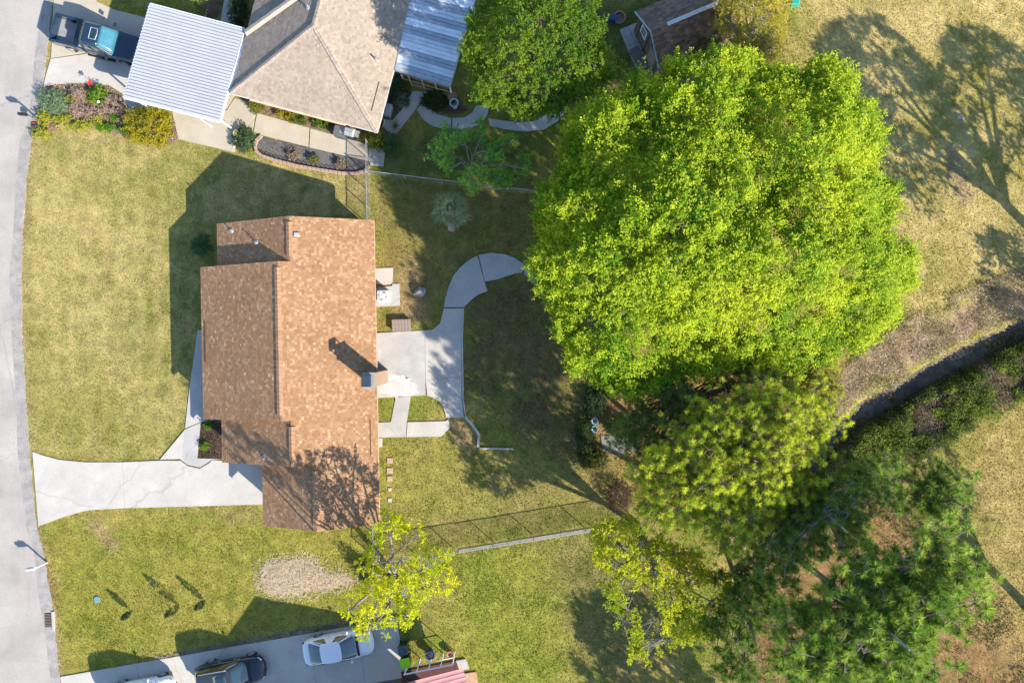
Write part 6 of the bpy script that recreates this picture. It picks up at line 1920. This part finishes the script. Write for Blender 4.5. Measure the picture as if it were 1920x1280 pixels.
NBANK = [(1500, 860), (1560, 800), (1570, 700), (1640, 640), (1760, 560), (1950, 490), (2150, 440), (2150, 520), (1940, 620), (1800, 685), (1650, 770), (1560, 860)]
SBANK = [(1560, 860), (1650, 775), (1800, 690), (1940, 620), (2150, 520), (2150, 640), (1940, 735), (1830, 800), (1740, 850), (1660, 930), (1560, 960), (1500, 960)]
cover("dry_bramble", NBANK, 42000, 0.02, 0.40, .13, .03, ((.32, .23, .15), (.68, .54, .38)), 501, .7, off_ditch(.65, 4.6), thr=.34)
cover("green_bramble", NBANK, 12000, 0.05, 0.40, .11, .06, ((.16, .20, .03), (.36, .36, .06)), 502, .6, off_ditch(.6, 4.0), M_LEAF, .52)
cover("far_bank_ivy", SBANK, 42000, 0.05, 0.65, .14, .09, ((.06, .11, .015), (.24, .30, .03)), 503, .7, off_ditch(.5, 4.4), M_LEAF, .40)
cover("far_bank_bramble", SBANK, 26000, 0.02, 0.45, .13, .035, ((.14, .10, .07), (.38, .28, .19)), 504, .7, off_ditch(.6, 5.2), thr=.38)
cover("water_weed", [(1560, 850), (1650, 760), (1800, 675), (1940, 610), (2150, 510), (2150, 525), (1940, 627), (1800, 692), (1650, 780), (1570, 870)], 5000, 0.32, 0.40, .10, .06, ((.08, .075, .02), (.22, .20, .06)), 518, .5, off_ditch(0, .9), M_DRY, .50, up=2)
cover("waterside_moss", NBANK, 9000, 0.0, 0.10, .09, .04, ((.18, .19, .015), (.32, .29, .02)), 505, .8, off_ditch(.75, 1.25), M_LEAF, .40)
STRAWP = [(1130, 720), (1560, 660), (1570, 850), (1660, 900), (1860, 1060), (1960, 1320), (1380, 1320), (1420, 1000), (1200, 960)]
cover("pine_straw", STRAWP, 60000, 0.0, 0.06, .20, .014, ((.20, .11, .055), (.42, .27, .14)), 506, .8, off_ditch(1.0, 99), thr=.25, up=2)
cover("undergrowth", STRAWP, 34000, 0.05, 0.6, .13, .08, ((.03, .06, .015), (.12, .15, .025)), 507, .9, off_ditch(1.0, 99), M_LEAF, .48)
cover("lawn_weeds", [(90, 990), (690, 1000), (640, 1150), (120, 1255)], 16000, 0.01, 0.05, .07, .05, ((.14, .21, .02), (.26, .32, .03)), 515, .8, lambda x, y: gsample(paved_r, x, y) == False, M_LEAF, .60, up=2)
cover("lawn_weeds", [(715, 830), (1100, 860), (1140, 960), (1060, 1270), (890, 1270), (840, 1040), (715, 980)], 26000, 0.01, 0.05, .07, .05, ((.13, .20, .02), (.25, .30, .03)), 516, .8, lambda x, y: gsample(paved_r, x, y) == False, M_LEAF, .60, up=2)
cover("fallen_leaves", [(70, 260), (1000, 340), (1100, 1270), (110, 1250)], 9000, 0.02, 0.06, .08, .05, ((.26, .17, .07), (.48, .38, .20)), 517, 1.0, lambda x, y: (gsample(paved_r, x, y) == False), thr=.56, up=2)
cover("bark_chips", BEDS['mulch'], 3200, 0.005, 0.05, .11, .045, ((.07, .045, .035), (.20, .135, .10)), 508, .5, thr=0)
cover("gravel_stones", BEDS['gravel'], 9000, 0.0, 0.03, .075, .06, ((.07, .065, .06), (.27, .24, .22)), 509, .3, thr=0)
cover("bed_litter", BEDS['flower'], 7000, 0.0, 0.14, .10, .03, ((.26, .19, .15), (.58, .45, .34)), 510, .4, thr=.2)
cover("dry_bed_litter", BEDS['house'], 2200, 0.0, 0.05, .10, .03, ((.18, .12, .09), (.40, .30, .22)), 511, .4, thr=.0)
cover("leaf_litter", [(870, 500), (1010, 520), (1180, 800), (1180, 960), (1000, 840), (880, 760)], 9000, 0.0, 0.03, .09, .05, ((.10, .06, .035), (.26, .17, .09)), 512, .8, thr=.45, up=2)
cover("verge_leaves", [(72, 860), (90, 860), (96, 985), (104, 1060), (112, 1180), (98, 1180), (84, 1060), (74, 980)], 700, 0.0, 0.03, .10, .06, ((.22, .11, .03), (.38, .24, .08)), 513, .4, thr=.48, up=2)
cover("drive_edge_gravel", [SD(180, -8), SD(640, -12), SD(640, -1), SD(180, -1)], 3000, 0.0, 0.05, .10, .06, ((.22, .17, .14), (.42, .35, .30)), 514, .4, thr=.3)
# gravel floor under the loose stones
props(MB().prism(BEDS and lay([(490, 258), (500, 260), (688, 303), (688, 311), (676, 320), (655, 322), (600, 313), (520, 296), (495, 287), (483, 277), (484, 265)]), -0.06, 0.004).build("gravel_bed", M_GRAVEL), kind="structure")
for k, (a, b, lb) in enumerate(((551, 291, "first pale dry tuft in the grey gravel bed"), (590, 300, "green tinged tuft in the middle of the gravel bed"), (639, 309, "dry tuft in the gravel bed nearest the gate"))):
    bush("gravel_tuft", lb, a, b, .32 - .08 * (k > 0), .30 - .08 * (k > 0), .3, ((.24, .18, .12), (.46, .38, .27)) if k != 1 else ((.14, .16, .04), (.30, .28, .12)), 50, 520 + k, "tufts in the gravel bed", "plant")

# heap of clippings on the south lawn
hp = empty("clippings_heap", "low heap of dry straw coloured clippings on the south lawn", "heap", P(555, 1080))
r = np.random.default_rng(530)
HPW = lay([(490, 1075), (500, 1060), (530, 1050), (570, 1052), (600, 1070), (640, 1078), (655, 1085), (620, 1095), (600, 1106), (570, 1108), (545, 1113), (510, 1108), (492, 1092)])
q = sample_poly(lay([(470, 1045), (560, 1030), (680, 1065), (690, 1095), (590, 1130), (480, 1125)]), 16000, r); d = sdist(q[:, 0], q[:, 1], HPW) + (fbm(q[:, 0], q[:, 1], .7, 531) - .5) * 1.1
kp = (d > 0) | (r.random(len(q)) < np.exp(d * 3.5) * .35); q = q[kp]; d = np.maximum(d[kp], 0)
z = 0.02 + np.minimum(d, .8) * .10 * r.uniform(.6, 1.05, len(q))
V = leaf_quads(np.stack([q[:, 0], q[:, 1], z], -1), norm(np.array((0, 0, 2.2)) + r.normal(size=(len(q), 3)) * .5), .36 * r.uniform(.4, 1.2, len(q)), .022, r)
c = np.array((.50, .39, .26)) + (np.array((.74, .60, .42)) - np.array((.50, .39, .26))) * r.random((len(q), 1))
leafmesh("dry_clippings", V - np.array(P(555, 1080)), c, hp, M_DRY, "stuff")
sg_ = None
m = MB()
for k in range(26):
    a = q[int(r.integers(0, len(q)))]; an = r.uniform(0, 6.3); ln = r.uniform(.3, .7)
    p0 = Vector((a[0], a[1], .2)) - P(555, 1080)
    m.path([p0, p0 + Vector((math.cos(an) * ln, math.sin(an) * ln, r.uniform(-.05, .1)))], .012, 4)
m.build("twigs", M_PALEBARK, hp)["kind"] = "stuff"
